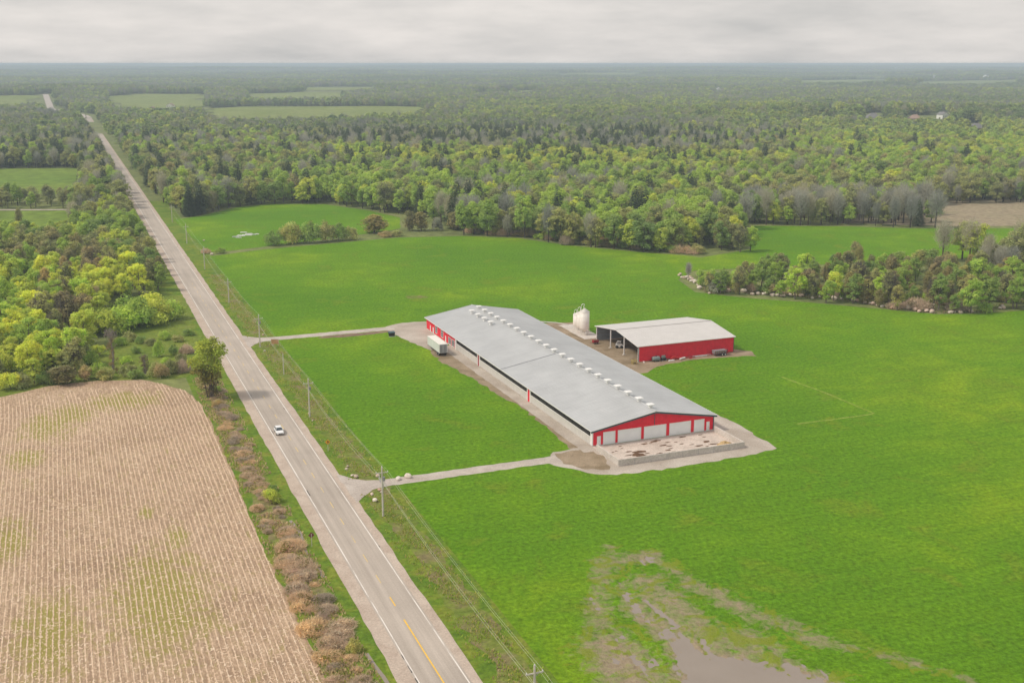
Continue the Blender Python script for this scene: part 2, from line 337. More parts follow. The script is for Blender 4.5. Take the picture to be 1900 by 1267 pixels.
# ------------------------------------------------------------------ land
WET = (60, 178, 60, 135)                               # u0,u1,v0,v1 of the hollow in the hay field
def axis(lo, hi, near, step, grow):
    out = [0.0]; s = step
    while out[-1] < hi: out.append(out[-1] + s); s = step if out[-1] < near else min(s * grow, 260)
    neg = [0.0]; s = step
    while neg[-1] > lo: neg.append(neg[-1] - s); s = step if -neg[-1] < near else min(s * grow, 260)
    return np.array(sorted(set(neg + out)))
gx, gy = axis(-11000, 11000, 500, 20, 1.09), axis(-400, 17500, 700, 20, 1.07)
X, Y = np.meshgrid(gx, gy); Z = H(X, Y) - .06
uu, vv = toUV(X, Y)
Z -= 1.1 * (sstep(WET[0] + 1, WET[0] + 12, uu) * (1 - sstep(WET[1] - 12, WET[1] - 1, uu)) * sstep(WET[2] + 1, WET[2] + 12, vv) * (1 - sstep(WET[3] - 12, WET[3] - 1, vv)))
ny_, nx_ = X.shape; I = np.arange(ny_ * nx_).reshape(ny_, nx_)
Q = np.stack([I[:-1, :-1], I[:-1, 1:], I[1:, 1:], I[1:, :-1]], -1).reshape(-1, 4)
ground = link('ground', np_mesh('ground', np.stack([X, Y, Z], -1).reshape(-1, 3), Q, mats=(M_GROUND,))); tag(ground, kind='structure')

top_edge = [S(*p) for p in ((388, 476), (480, 464), (600, 453), (740, 441), (860, 438), (960, 442), (1060, 456), (1200, 469), (1270, 474), (1300, 478), (1392, 463), (1396, 419), (1560, 420), (1700, 424), (1880, 424), (2050, 428), (2050, 470), (1700, 482), (1500, 492), (1330, 500), (1288, 502), (1258, 519), (1290, 542), (1340, 548), (1400, 554), (1500, 561), (1640, 574), (1740, 583), (1820, 582), (1900, 576), (2050, 566))]
hay = [W(178, 60), W(u_ := 470, 59)] + top_edge + [W(170, 520), W(60, 520), W(60, 135), W(178, 135)]
sheet('hay_field', hay, 0.0, M_HAY, step=0)
G_POLY = [(322, 408), (372, 401), (440, 385), (500, 379), (600, 379), (680, 390), (742, 404), (742, 424), (690, 433), (560, 449), (480, 459), (405, 468), (384, 466)]
sheet('upper_hay_field', [S(*p) for p in G_POLY], 0.0, M_HAY, step=5, amp=.5)
# the wet hollow: a dense sheet that dips below the water level
du = .5; ua = np.arange(WET[0], WET[1] + .01, du); va = np.arange(WET[2], WET[3] + .01, du); VV, UU = np.meshgrid(va, ua)
def capsule(a, b2, r):
    (u1, v1), (u2, v2) = toUV(*S(*a)), toUV(*S(*b2)); du_, dv_ = u2 - u1, v2 - v1
    t = np.clip(((UU - u1) * du_ + (VV - v1) * dv_) / (du_ ** 2 + dv_ ** 2 + 1e-9), 0, 1)
    return np.exp(-((UU - u1 - t * du_) ** 2 + (VV - v1 - t * dv_) ** 2) / r ** 2)
dip = np.zeros_like(UU)
for a, b2, r, s_ in (((1215, 1026), (1195, 1040), 2.4, .66), ((1150, 1050), (1165, 1058), 1.8, .6), ((1150, 1085), (1180, 1125), 3.0, .60), ((1180, 1125), (1265, 1190), 4.6, .70), ((1275, 1200), (1330, 1240), 5.0, 1.0), ((1330, 1240), (1480, 1262), 4.5, 1.05), ((1345, 1256), (1330, 1380), 9, 1.3), ((1480, 1264), (1600, 1320), 7, 1.0), ((1195, 1110), (1268, 1165), .7, .95), ((1105, 1110), (1110, 1140), 2.6, .55), ((1150, 1185), (1200, 1250), 6, .60)):
    dip = np.maximum(dip, s_ * capsule(a, b2, r))
mudm = dip.copy()
for a, b2, r, s_ in (((1205, 1028), (1290, 1085), 3.0, .60), ((1290, 1085), (1400, 1140), 4.6, .60), ((1400, 1140), (1520, 1185), 5.0, .60), ((1520, 1185), (1700, 1232), 3.4, .56), ((1200, 1080), (1300, 1170), 6.5, .66), ((1300, 1170), (1420, 1225), 6.5, .64), ((1700, 1232), (1800, 1262), 2.4, .52), ((1130, 1020), (1110, 1110), 4, .6), ((1110, 1110), (1105, 1200), 4.5, .6), ((1130, 1200), (1180, 1262), 8, .8), ((1380, 1180), (1450, 1230), 6, .62), ((1200, 1030), (1120, 1040), 4, .66)):
    mudm = np.maximum(mudm, s_ * capsule(a, b2, r))
nz = np.zeros_like(UU)
for k, (lam, am) in enumerate(((7.0, .5), (3.1, .44), (1.9, .40), (1.15, .30))): nz += am * wave(UU, VV, lam, k * 1.3 + .4)
edge = np.minimum(np.minimum(UU - WET[0], WET[1] - UU), np.minimum(VV - WET[2], WET[3] - VV)); fade = sstep(0, 4, edge)
ZZ = fade * (-.42 * dip + .19 * nz * np.exp(-((dip - .62) / .35) ** 2) + .05 * nz * (.25 + np.clip(mudm, 0, 1)) + .02 * nz)
wx = UU * UD[0] + VV * VD[0]; wy = UU * UD[1] + VV * VD[1]; I = np.arange(UU.size).reshape(UU.shape)
Q = np.stack([I[:-1, :-1], I[:-1, 1:], I[1:, 1:], I[1:, :-1]], -1).reshape(-1, 4)
me = np_mesh('wet_hollow', np.stack([wx, wy, ZZ], -1).reshape(-1, 3), Q, mats=(M_WET,))
a_ = me.attributes.new('mud', 'FLOAT', 'POINT'); a_.data.foreach_set('value', mudm.astype(np.float32).ravel())
me.polygons.foreach_set('use_smooth', [True] * len(me.polygons)); tag(link('wet_hollow', me), kind='structure')
tag(MB().face([(*p, -.315) for p in uvrect(WET[0] + 3, WET[1] - 3, WET[2] + 3, WET[3] - 3)]).build('puddle_water', M_WATER), kind='structure')
# roadside grass, the clearing and the ploughed field
strip('grass_verge', 60, 760, 49.0, 61, -.02, M_VERGE, amp=.0)
strip('rough_verge', 60, 480, 52.5, 57.5, -.008, M_SCRUBBY, amp=1.0)
strip('grass_verge', 60, 760, 27.0, 39.5, -.02, M_VERGE, amp=.0)
strip('rough_verge', 60, 318, 29.3, 34.6, -.008, M_SCRUBBY, amp=.9)
sheet('clearing', [S(*p) for p in ((-60, 745), (150, 712), (345, 700), (360, 690), (372, 640), (352, 560), (300, 535), (215, 560), (200, 650), (110, 690), (-60, 715))], -.014, M_CLEAR, step=3, amp=1.2)
stub = [W(60, -60), W(60, 27.6), W(150, 28.6), W(200, 27.9), W(240, 28.4), W(270, 28.6), W(292, 27.8), W(305, 25.5), W(313, 21)] + [S(*p) for p in ((260, 704), (180, 706), (90, 716), (40, 728), (-40, 745))] + [W(295, -60)]
sheet('stubble_field', stub, 0.0, M_SOIL, step=3, amp=.4)
stubo = bpy.data.objects['stubble_field']
b = NB('pale_grass'); p = b.pos(); n2 = b.noise(p, 1.1, 5, .7); M_TRACK = b.done(b.mix(1.0, b.ramp(b.noise(p, .3, 4), (.4, (.22, .31, .04)), (.62, (.28, .34, .08))), b.ramp(n2, (.3, .55), (.7, 1.4)), 'MULTIPLY'), .9, .04)
for tr in (((1450, 699), (1530, 728), (1622, 767)), ((1620, 767.6), (1560, 776), (1480, 786))):
    q = roughen([S(*p_) for p_ in tr], 3, .12, closed=False) + [S(*tr[-1])]; nn = [Vector((q[min(i + 1, len(q) - 1)][0] - q[max(i - 1, 0)][0], q[min(i + 1, len(q) - 1)][1] - q[max(i - 1, 0)][1])).normalized() for i in range(len(q))]
    sheet('wheel_track', [(a[0] - n_.y * .3, a[1] + n_.x * .3) for a, n_ in zip(q, nn)] + [(a[0] + n_.y * .3, a[1] - n_.x * .3) for a, n_ in reversed(list(zip(q, nn)))], .004, M_TRACK, step=0)
# far fields and the dry marsh lie on the rolling land
FAR = {'meadow_beyond_side_road': ([(-60, 314), (140, 312), (150, 322), (120, 334), (-60, 336)], M_FAR1), 'strip_meadow': ([(-60, 393), (120, 391), (140, 398), (100, 405), (-60, 404)], M_FAR1),
       'hillside_meadow': ([(200, 180), (270, 175), (380, 175), (376, 199), (330, 200), (214, 197)], M_FAR2), 'long_meadow': ([(385, 203), (450, 199), (700, 198), (810, 201), (760, 208), (640, 214), (520, 219), (395, 216)], M_FAR2),
       'upper_meadow': ([(460, 175), (560, 172), (640, 175), (620, 181), (480, 183)], M_FAR2), 'far_strip': ([(1480, 150), (1640, 148), (1650, 151), (1490, 153.5)], M_FAR2), 'far_strip_right': ([(1700, 152), (1890, 149), (1890, 152), (1710, 155)], M_FAR2), 'far_strip_middle': ([(1040, 136), (1190, 135.5), (1180, 138), (1060, 138.5)], M_FAR2), 'far_strip_left': ([(560, 163), (700, 161.5), (690, 165), (570, 166.5)], M_FAR2), 'far_glade': ([(880, 170), (1010, 168), (1000, 171), (890, 172.5)], M_FAR2), 'edge_meadow': ([(-60, 178), (58, 178), (60, 190), (20, 196), (-60, 196)], M_FAR2)}
for nm, (pl, mt) in FAR.items():
    dn = 26 if pl[0][1] > 300 else 7 if pl[0][1] > 172 else 2.5                   # the meadow goes on behind the trees in front of it
    ys = sum(q[1] for q in pl) / len(pl); pp = [(x, y + (dn if y > ys else 0)) for x, y in pl]
    far = pl[0][1] < 300
    sheet(nm, [S(x, y, 0, far) for x, y in pp], 1.2 if far else .0, mt, step=60 if far else 8, amp=22 if far else 1, grid=70 if far else None, terrain=far)
MARSH = [(1700, 386), (1800, 378), (1900, 376), (1960, 376), (1960, 398), (1870, 405), (1760, 402)]
sheet('dry_marsh', [S(*p) for p in ((1560, 415), (1620, 376), (1760, 368), (1980, 366), (1980, 418), (1800, 421))], .0, M_MARSH, step=10, amp=2)
OPEN = [G_POLY, MARSH, [(76, 174), (93, 174), (105, 204), (85, 205)], [(1262, 466), (1395, 464), (1394, 419), (1700, 423), (1885, 424), (1880, 433), (1790, 433), (1715, 440), (1650, 456), (1600, 436), (1545, 440), (1505, 452), (1445, 462), (1396, 470), (1300, 492), (1262, 500)]] + [v[0] for v in FAR.values()]

# ------------------------------------------------------------------ road and driveways
strip('road_shoulder', 60, 1980, 48.0, 49.85, .012, M_SHOULD, step=4, amp=.18); strip('road_shoulder', 60, 1980, 38.3, 41.2, .012, M_SHOULD, step=4, amp=.18)
road = strip('road', 60, 1980, 40.75, 48.25, .026, M_ASPH, step=30, amp=0); m = MB()
far_line = [W(1980, 44.5), W(2080, 40), W(2200, 20)] + [S(95, 204, 0, True), S(91, 194, 0, True), S(86, 180, 0, True), S(84, 176, 0, True)]
fl = []
for i in range(len(far_line) - 1):
    for k in range(8): t = k / 8; fl.append((far_line[i][0] * (1 - t) + far_line[i + 1][0] * t, far_line[i][1] * (1 - t) + far_line[i + 1][1] * t))
for a, b2 in zip(fl[:-1], fl[1:]):
    d = Vector((b2[0] - a[0], b2[1] - a[1])).normalized(); nx2, ny2 = d.y * 6.5, -d.x * 6.5
    m.face([(p[0] + s_ * nx2, p[1] + s_ * ny2, float(H(*p)) + 1.6) for p, s_ in ((a, -1), (a, 1), (b2, 1), (b2, -1))])
tag(m.build('far_road', M_DRIVE), kind='structure')
for v in (41.12, 47.88): strip('edge_line', 60, 1100, v - .10, v + .10, .031, M_WHITEL, step=6, amp=.012, parent=road)
strip('centre_line', 60, 158, 44.30, 44.54, .031, M_YELLOW, step=6, amp=.015, parent=road)
for k in range(34): strip('centre_dash', 163 + 9 * k, 166.4 + 9 * k, 44.31, 44.53, .031, M_YELLOW if k == 0 else M_YELFADE, step=1.2, amp=.01, parent=road)
for k in range(7):
    u = 170 + rnd.random() ** 1.3 * 420; v = rnd.choice((41.4, 41.5, 47.6, 48.1)); l = rnd.uniform(.8, 5)
    strip('tar_patch', u, u + l, v - rnd.uniform(.05, .2), v + .05, .0335, M_CRACK, step=.7, amp=.06, parent=road)
for u0, l in ((137, 3.4), (142, 2.2), (146, 1.6)): strip('tar_patch', u0, u0 + l, 40.85, 41.0, .0345, M_CRACK, step=.7, amp=.05, parent=road)
def drive(name, cu, w, v0, v1, flare):
    L = [(v0, cu + w / 2 + flare), (v0 + 2, cu + w / 2 + flare * .55), (v0 + 5, cu + w / 2 + flare * .12), (v0 + 8, cu + w / 2)]
    pts = L + [(v1, cu + w / 2), (v1, cu - w / 2)] + [(v, 2 * cu - u) for v, u in reversed(L)]
    sheet(name, [W(u, v) for v, u in pts], .016, M_DRIVE, step=1.5, amp=.22)
drive('driveway', 355.6, 4.6, 49.3, 99, 6.5); drive('driveway', 217.6, 4.0, 49.3, 100, 7.0)
sheet('farmyard', [W(u, v) for u, v in ((353, 96), (358.5, 97), (362, 104), (361, 112), (330, 112), (322, 101.5), (330, 99.5), (345, 97))], .010, M_YARD, step=2, amp=.5)
sheet('side_track', [W(u, v) for u, v in ((326, 101.5), (326, 110), (215, 110), (215, 103), (240, 105.2), (262, 104.8), (290, 102.2), (308, 100))], .006, M_DIRT, step=2, amp=.7)
sheet('side_walk', [W(u, v) for u, v in ((326, 105.4), (326, 109), (219, 109), (219, 105.6), (262, 105.7))], .020, M_YARD, step=2, amp=.15)
sheet('barn_front_yard', [W(u, v) for u, v in ((222, 99), (223, 110), (209, 109), (209, 140), (222, 141), (240, 141.6), (241, 147), (232, 149.5), (222, 150), (205, 148.5), (203.6, 140), (202.5, 120), (203.4, 106), (207, 100.5), (212, 97), (216, 95))], .011, M_YARD, step=1.6, amp=.5)
sheet('worn_corner', [W(u, v) for u, v in ((221, 99), (221.5, 108), (214, 108.4), (207, 106), (209, 101), (214, 98))], .0165, M_DIRT, step=1.5, amp=.6)
sheet('shed_yard', [W(u, v) for u, v in ((276, 142), (274, 152), (279, 158), (281.5, 170), (280, 188), (278, 192), (284, 194), (290, 189), (314, 188), (318, 157), (341, 160), (343, 151), (340, 142))], .008, M_DIRT, step=2, amp=.5)
sheet('driveway_bank', [W(u, v) for u, v in ((350.8, 72), (353, 74), (352.9, 96), (351, 97), (349.3, 90), (349, 80))], .012, M_DIRTR, step=1.5, amp=.4)
sheet('side_road', [(x, y) for x, y in (W(716.5, 40), W(721, 40), W(759, -60), W(754.5, -60))], .010, M_DRIVE, step=6, amp=.2)
m = MB()
for k in range(3):
    a, b2 = [((150, 230), (256, 34.9)), ((178, 205), (222, 35.3)), ((120, 150), (141, 36.5))][k]
    sheet('ditch_water', [W(a[0] + (a[1] - a[0]) * t, b2[1] + s_ * .32 + .4 * math.sin(9 * t + k)) for t, s_ in [(i / 8, -1) for i in range(9)] + [(1 - i / 8, 1) for i in range(9)]], -.003 + .001 * k, M_WATER, step=0) if k else None

# ------------------------------------------------------------------ the long barn
def ribbed(m, y0, y1, pitch, top, bot, rib=.07, w=.14):
    """ribbed steel sheet from the line `top` to the line `bot` (x,z pairs), ribs every `pitch` along y; offset along the outward normal"""
    (x0, z0), (x1, z1) = top, bot; dx, dz = x1 - x0, z1 - z0; L = math.hypot(dx, dz); nx_, nz_ = -dz / L, dx / L
    if nz_ < 0 or (abs(nz_) < 1e-6 and nx_ * (1 if x0 >= 0 else 1) == 0): nx_, nz_ = -nx_, -nz_
    ys = []; y = y0
    while y < y1 - 1e-6:
        ys += [(y, 0), (min(y + pitch - w * 1.6, y1), 0), (min(y + pitch - w * 1.2, y1), rib), (min(y + pitch - w * .3, y1), rib)]; y += pitch
    ys.append((y1, 0)); n = len(m.v)
    for yy, o in ys: m.v += [(x0 + nx_ * o, yy, z0 + nz_ * o), (x1 + nx_ * o, yy, z1 + nz_ * o)]
    for i in range(len(ys) - 1): a = n + 2 * i; m.f.append((a, a + 1, a + 3, a + 2))
    return m
def ribwall(m, axis_, x0, x1, z0, z1f, pos, out, pitch=.9, rib=.03):
    """ribbed wall sheet; axis_ 'x' runs along x at y=pos, 'y' along y at x=pos; z1f(t) gives the top; out = ±1 outward side"""
    t = x0; pr = []
    while t < x1 - 1e-6:
        pr += [(t, 0), (min(t + pitch - .2, x1), 0), (min(t + pitch - .15, x1), rib), (min(t + pitch - .05, x1), rib)]; t += pitch
    pr.append((x1, 0)); n = len(m.v)
    for t, o in pr:
        for z in (z0, z1f(t)): m.v.append((t, pos + out * o, z) if axis_ == 'x' else (pos + out * o, t, z))
    for i in range(len(pr) - 1): a = n + 2 * i; m.f.append((a, a + 2, a + 3, a + 1))
    return m
BW, BL, EAVE, RIDGE = 32.8, 128.0, 4.0, 6.95
barn = empty('barn', (*W(222, 109), 0), ROAD_TURN); tag(barn, 'long low red barn with grey steel roof and white roof vents', 'barn')
MID = BW / 2; SL = (RIDGE - EAVE) / (MID + .6)
def roofz(x): return RIDGE - SL * abs(x - MID)
doors = [(1.2, 2.2, 2.15, 0), (2.8, 6.0, 3.0, 1), (6.65, 12.85, 3.0, 1), (13.6, 19.65, 3.0, 1), (20.5, 26.45, 3.0, 1), (27.3, 30.2, 3.0, 1), (30.8, 31.7, 2.15, 0)]
gw = MB(); x = 0.0
for (a, b2, h, big) in doors + [(BW, BW, 0, 0)]:
    if a - x > .01: ribwall(gw, 'x', x, a, .25, lambda t: roofz(t) - .12, 0, -1)
    if h: ribwall(gw, 'x', a, b2, h + .25, lambda t: roofz(t) - .12, 0, -1)
    x = b2
gwo = gw.build('gable_wall', M_RED, barn)
ribwall(MB(), 'x', 0, BW, .25, lambda t: roofz(t) - .12, BL, 1).build('gable_wall', M_RED, barn)
for (a, b2, h, big) in doors:
    d = MB().box(a + .12, b2 - .12, .06, .14, .06, h + .13)
    if big:
        for k in range(1, 5): d.box(a + .13, b2 - .13, .035, .061, .06 + k * (h + .07) / 5 - .03, .06 + k * (h + .07) / 5 + .03)
    do = d.build('overhead_door' if big else 'door', M_DOORW, barn)
    MB().box(a, a + .12, -.07, .16, .05, h + .25).box(b2 - .12, b2, -.07, .16, .05, h + .25).box(a + .12, b2 - .12, -.07, .16, h + .13, h + .25).build('frame', M_WHITE, do)
    if not big: MB().box(b2 - .32, b2 - .22, -.03, .058, 1.0, 1.08).build('handle', M_GREY, do)
f = MB(); x = 0
for (a, b2, h, big) in doors + [(BW, BW, 0, 0)]:
    if a > x: f.box(x, a, -.09, .3, 0, .25)
    x = b2
f.box(0, .3, .3, BL, 0, .3).box(BW - .3, BW, .3, BL, 0, .3); f.build('foundation', M_CONC, barn)
# corner trims, rake trim, the strip below the ridge
MB().box(-.09, .18, -.12, .2, .25, EAVE - .1).build('corner_trim', M_WHITE, barn); MB().box(BW - .12, BW + .06, -.12, .2, .25, EAVE - .1).build('corner_trim', M_TEAL, barn)
for s_ in (-1, 1):
    m = MB(); x0, x1 = (MID, -.62) if s_ < 0 else (MID, BW + .62)
    m.loft([[(x0, y, roofz(x0) - .52), (x0, y, roofz(x0) - .10), (x1, y, roofz(x1) - .10), (x1, y, roofz(x1) - .52)] for y in (-.62, -.50)]); m.build('rake_trim', M_TEAL, barn)
MB().box(MID - .06, MID + .06, -.10, -.035, 3.35, RIDGE - .35).build('wall_seam', M_TEAL, barn)
# long side wall facing the road: curtains below a dark netted opening, two red doors, the red end with dairy windows
secs = [(.9, 37.2), (39.6, 76.0), (78.2, 97.2)]
for a, b2 in secs:
    m = MB(); ribwall(m, 'y', a, b2, .3, lambda t: 2.15, -.05, -1, 1.1, .05); c_ = m.build('curtain', M_CURT, barn)
    MB().box(-.10, -.03, a, b2, 2.15, 2.27).build('curtain_rail', M_WHITE, c_)
    MB().box(.10, .16, a, b2, 2.1, EAVE - .14).build('opening_mesh', M_DARK, barn)
    n = int((b2 - a) / 4.6)
    for k in range(1, n): yy = a + (b2 - a) * k / n; MB().box(-.04, .10, yy - .09, yy + .09, 2.27, EAVE - .14).build('post', M_DARK, barn)
MB().box(-.08, .14, .2, .9, .3, EAVE - .13).build('wall_post', M_WHITE, barn)
for y0 in (37.2, 76.0):
    MB().box(-.12, .14, y0, y0 + .5, .05, EAVE - .13).build('wall_post', M_WHITE, barn); y1 = y0 + (2.4 if y0 < 50 else 2.2)
    d = MB().box(-.02, .10, y0 + .5, y1 - .45, .05, EAVE - .2).build('door', M_REDD if y0 > 50 else M_RED, barn); MB().box(-.05, -.021, y0 + 1.3, y0 + 1.4, 1.0, 1.4).build('handle', M_GREY, d)
    MB().box(-.12, .14, y1 - .45, y1, .05, EAVE - .13).build('wall_post', M_WHITE, barn)
MB().box(-.12, .14, 97.2, 98.3, .05, EAVE - .13).build('wall_post', M_WHITE, barn)
wins = [(99.0, 101.8, .4, 2.6, 'w'), (102.4, 105.2, .4, 2.6, 'w'), (110.2, 112.6, .9, 3.3, 'w'), (116.4, 118.8, .9, 3.3, 'w'), (120.2, 121.3, .05, 2.2, 'd'), (123.4, 124.3, .05, 2.2, 'd'), (107.3, 108.4, .05, 2.2, 'd')]
wins.sort(); m = MB(); y = 98.3
for a, b2, z0, z1, k in wins + [(BL, BL, 0, 0, '')]:
    if a > y: ribwall(m, 'y', y, a, .3, lambda t: EAVE - .13, 0, -1)
    if k: ribwall(m, 'y', a, b2, z1, lambda t: EAVE - .13, 0, -1)
    if k == 'w' and z0 > .31: ribwall(m, 'y', a, b2, .3, lambda t, z0=z0: z0, 0, -1)
    y = b2
m.build('side_wall', M_RED, barn)
for a, b2, z0, z1, k in wins:
    if k == 'd':
        d = MB().box(.02, .08, a + .1, b2 - .1, z0, z1 - .1).build('door', M_WHITE, barn); MB().box(-.05, .1, a, a + .1, z0, z1).box(-.05, .1, b2 - .1, b2, z0, z1).box(-.05, .1, a + .1, b2 - .1, z1 - .1, z1).build('frame', M_WHITE, d); continue
    fr = MB().box(-.06, .1, a, a + .14, z0, z1).box(-.06, .1, b2 - .14, b2, z0, z1).box(-.06, .1, a + .14, b2 - .14, z1 - .14, z1).box(-.06, .1, a + .14, b2 - .14, z0, z0 + .14).build('window', M_WHITE, barn)
    MB().box(.04, .06, a + .14, b2 - .14, z0 + .14, z1 - .14).build('pane', M_GLASS, fr)
    for zz in (z0 + (z1 - z0) / 3, z0 + 2 * (z1 - z0) / 3): MB().box(-.02, .035, a + .14, b2 - .14, zz - .04, zz + .04).build('glazing_bar', M_WHITE, fr)
ribwall(MB(), 'y', 0, BL, .3, lambda t: EAVE - .13, BW, 1).build('side_wall', M_RED, barn)
# roof: two ribbed slopes, eave fascia, ridge cap, seam, vents
roofs = []
for s_ in (-1, 1):
    xe = -.6 if s_ < 0 else BW + .6
    m = MB(); ribbed(m, -.6, BL + .6, .9, (MID, RIDGE), (xe, EAVE)); r_ = m.build('roof_slope', M_ROOF, barn); roofs.append(r_)
    MB().box(xe - .05 if s_ < 0 else xe, xe if s_ < 0 else xe + .05, -.6, BL + .6, EAVE - .16, EAVE + .035).build('eave_fascia', M_WHITE, r_)
    xm = (MID + xe) / 2; d = .12
    MB().loft([[(xm - d, y, roofz(xm - d) + .012), (xm - d, y, roofz(xm - d) + .055), (xm + d, y, roofz(xm + d) + .055), (xm + d, y, roofz(xm + d) + .012)] for y in (-.58, BL + .58)]).build('lap_seam', M_ROOF, r_)
    MB().loft([[(MID, y, RIDGE - .09), (MID, y, RIDGE + .03), (xe, y, EAVE + .03), (xe, y, EAVE - .09)] for y in (-.66, -.605)]).build('rake_edge', M_WHITE, r_)
    MB().loft([[(MID, y, RIDGE - .09), (MID, y, RIDGE + .03), (xe, y, EAVE + .03), (xe, y, EAVE - .09)] for y in (BL + .605, BL + .66)]).build('rake_edge', M_WHITE, r_)
yj = 57.5; xe = -.6
MB().loft([[(MID - .3, y, roofz(MID - .3) + .03), (MID - .3, y, roofz(MID - .3) + .09), (xe, y, EAVE + .09), (xe, y, EAVE + .03)] for y in (yj, yj + .28)]).build('roof_joint', M_GREY, roofs[0])
cap = MB().loft([[(MID - .32, y, roofz(MID - .32) + .06), (MID - .32, y, roofz(MID - .32) + .12), (MID, y, RIDGE + .16), (MID + .32, y, roofz(MID + .32) + .12), (MID + .32, y, roofz(MID + .32) + .06)] for y in (-.58, BL + .58)]).build('ridge_cap', M_ROOF, barn)
def vent(px, y, base, h, parent, x):
    o = MB().box(x - .38, x + .38, y - .38, y + .38, base, base + h).build('vent', M_WHITE, parent)
    n4 = lambda r, z: [(x - r, y - r, z), (x + r, y - r, z), (x + r, y + r, z), (x - r, y + r, z)]
    MB().loft([n4(.5, base + h), n4(.84, base + h + .14), n4(.84, base + h + .30), n4(.45, base + h + .42)]).build('vent_cap', M_WHITE, o)
for k in range(22): vent(0, 2.2 + k * (121.5 - 2.2) / 21, RIDGE + .08, .62, cap, MID)
for k in range(4): vent(0, 100.6 + k * 5.9, roofz(MID - 3.6) - .1, .95, roofs[0], MID - 3.6)

# ------------------------------------------------------------------ walled concrete yard in front of the barn
apron = empty('concrete_yard', (*W(208, 108.7), 0), ROAD_TURN); tag(apron, 'low walled pale concrete yard in front of the barn doors', 'yard')
MB().box(.3, 32.6, .3, 13.85, .0, .07).build('slab', M_SLAB, apron)
MB().box(0, 32.9, 0, .3, 0, 1.5).build('wall', M_CONC, apron); MB().box(0, .3, .3, 11.2, 0, 1.497).build('wall', M_CONC, apron); MB().box(32.6, 32.9, .3, 13.0, 0, 1.497).build('wall', M_CONC, apron)
for k in range(1, 8): MB().box(k * 4.1 - .03, k * 4.1 + .03, -.012, .0, .02, 1.48).build('wall_joint', M_GREY, apron)
def heap(name, u, v, ru, rv, h, mat, label, cat, group=None, z=.07, seed=0):
    rr = np.random.default_rng(seed + 5); n = 22; m = MB(); rings = []
    ph = rr.uniform(0, 6.28, 4); base_r = [1 + .16 * math.sin(2 * i / n * 6.283 + ph[0]) + .12 * math.sin(5 * i / n * 6.283 + ph[1]) + .08 * rr.normal() for i in range(n)]
    for k, (f_, hz) in enumerate(((1, 0), (.85, .42), (.62, .75), (.35, .95), (.1, 1.0))):
        rings.append([(rv * f_ * base_r[i] * math.cos(2 * math.pi * i / n), ru * f_ * base_r[i] * math.sin(2 * math.pi * i / n), hz * h * (1 + .18 * rr.normal() * (k > 0))) for i in range(n)])
    m.loft(rings); o = m.build(name, mat, None, loc=(*W(u, v), z), rz=ROAD_TURN); return tag(o, label, cat, group)
heap('manure_heap', 210.2, 111.0, 1.5, 2.4, .28, M_MANURE, 'dark brown manure heap in the near left corner of the walled yard', 'manure', seed=1)
heap('manure_heap', 212.6, 116.4, 1.3, 1.7, .22, M_MANURE, 'largest brown manure patch left of the middle of the walled yard', 'manure', seed=2)
heap('manure_heap', 214.6, 117.6, .8, 1.6, .12, M_MANURE, 'flat brown manure patch just behind the largest one', 'manure', seed=3)
heap('manure_heap', 211.6, 121.3, .7, 1.1, .12, M_MANURE, 'small lone manure patch near the middle of the front wall', 'manure', seed=4)
heap('straw_heap', 211.0, 138.3, 2.3, 2.0, .8, M_STRAWP, 'tan straw heap in the right corner of the walled yard', 'straw heap', seed=5)
for k in range(40):
    u, v = 209.3 + rnd.random() * 12, 110.5 + rnd.random() * 29.5; s_ = rnd.uniform(.2, .75)
    heap('manure_clod', u, v, s_ * .55, s_ * 1.5, .07, M_MANURE, 'small scattered manure clod on the pale concrete yard', 'manure', 'manure clods on the concrete yard', seed=20 + k)

# ------------------------------------------------------------------ open shed
SW, SLEN, SE, SR, SRY = 33.2, 28.6, 4.9, 6.9, 14.3
shed = empty('open_shed', (*W(285.4, 155), 0), ROAD_TURN); tag(shed, 'red machinery shed with pale roof and an open end', 'shed')
ribwall(MB(), 'x', 0, SW, .1, lambda t: SE - .1, 0, -1).build('front_wall', M_RED, shed)
MB().box(.02, SW - .02, .05, .12, .1, SE - .12).build('wall_liner', M_BLUEG, shed)
ribwall(MB(), 'x', 0, SW, .1, lambda t: SE - .1, SLEN, 1).build('back_wall', M_RED, shed); MB().box(.02, SW - .02, SLEN - .12, SLEN - .05, .1, SE - .12).build('wall_liner', M_BLUEG, shed)
sz = lambda y: SR - (SR - SE) * abs(y - SRY) / (SRY + .4)
ribwall(MB(), 'y', 0, SLEN, .1, lambda t: sz(t) - .1, SW, 1).build('end_wall', M_RED, shed)
for k in range(3): MB().box(.1, SW - .1, SLEN - .3, SLEN - .121, 1.2 + k * 1.2, 1.35 + k * 1.2).build('girt', M_GREY, shed)
for y in (-.05, 9.2, 18.4, SLEN - .25): MB().box(-.1, .18, y, y + .3, 0, sz(y) - .15).build('post', M_WHITE, shed)
for yy in (9.2, 18.4): MB().box(-.5, .6, yy - .25, yy + .55, .0, .16).build('post_footing', M_CONC, shed)
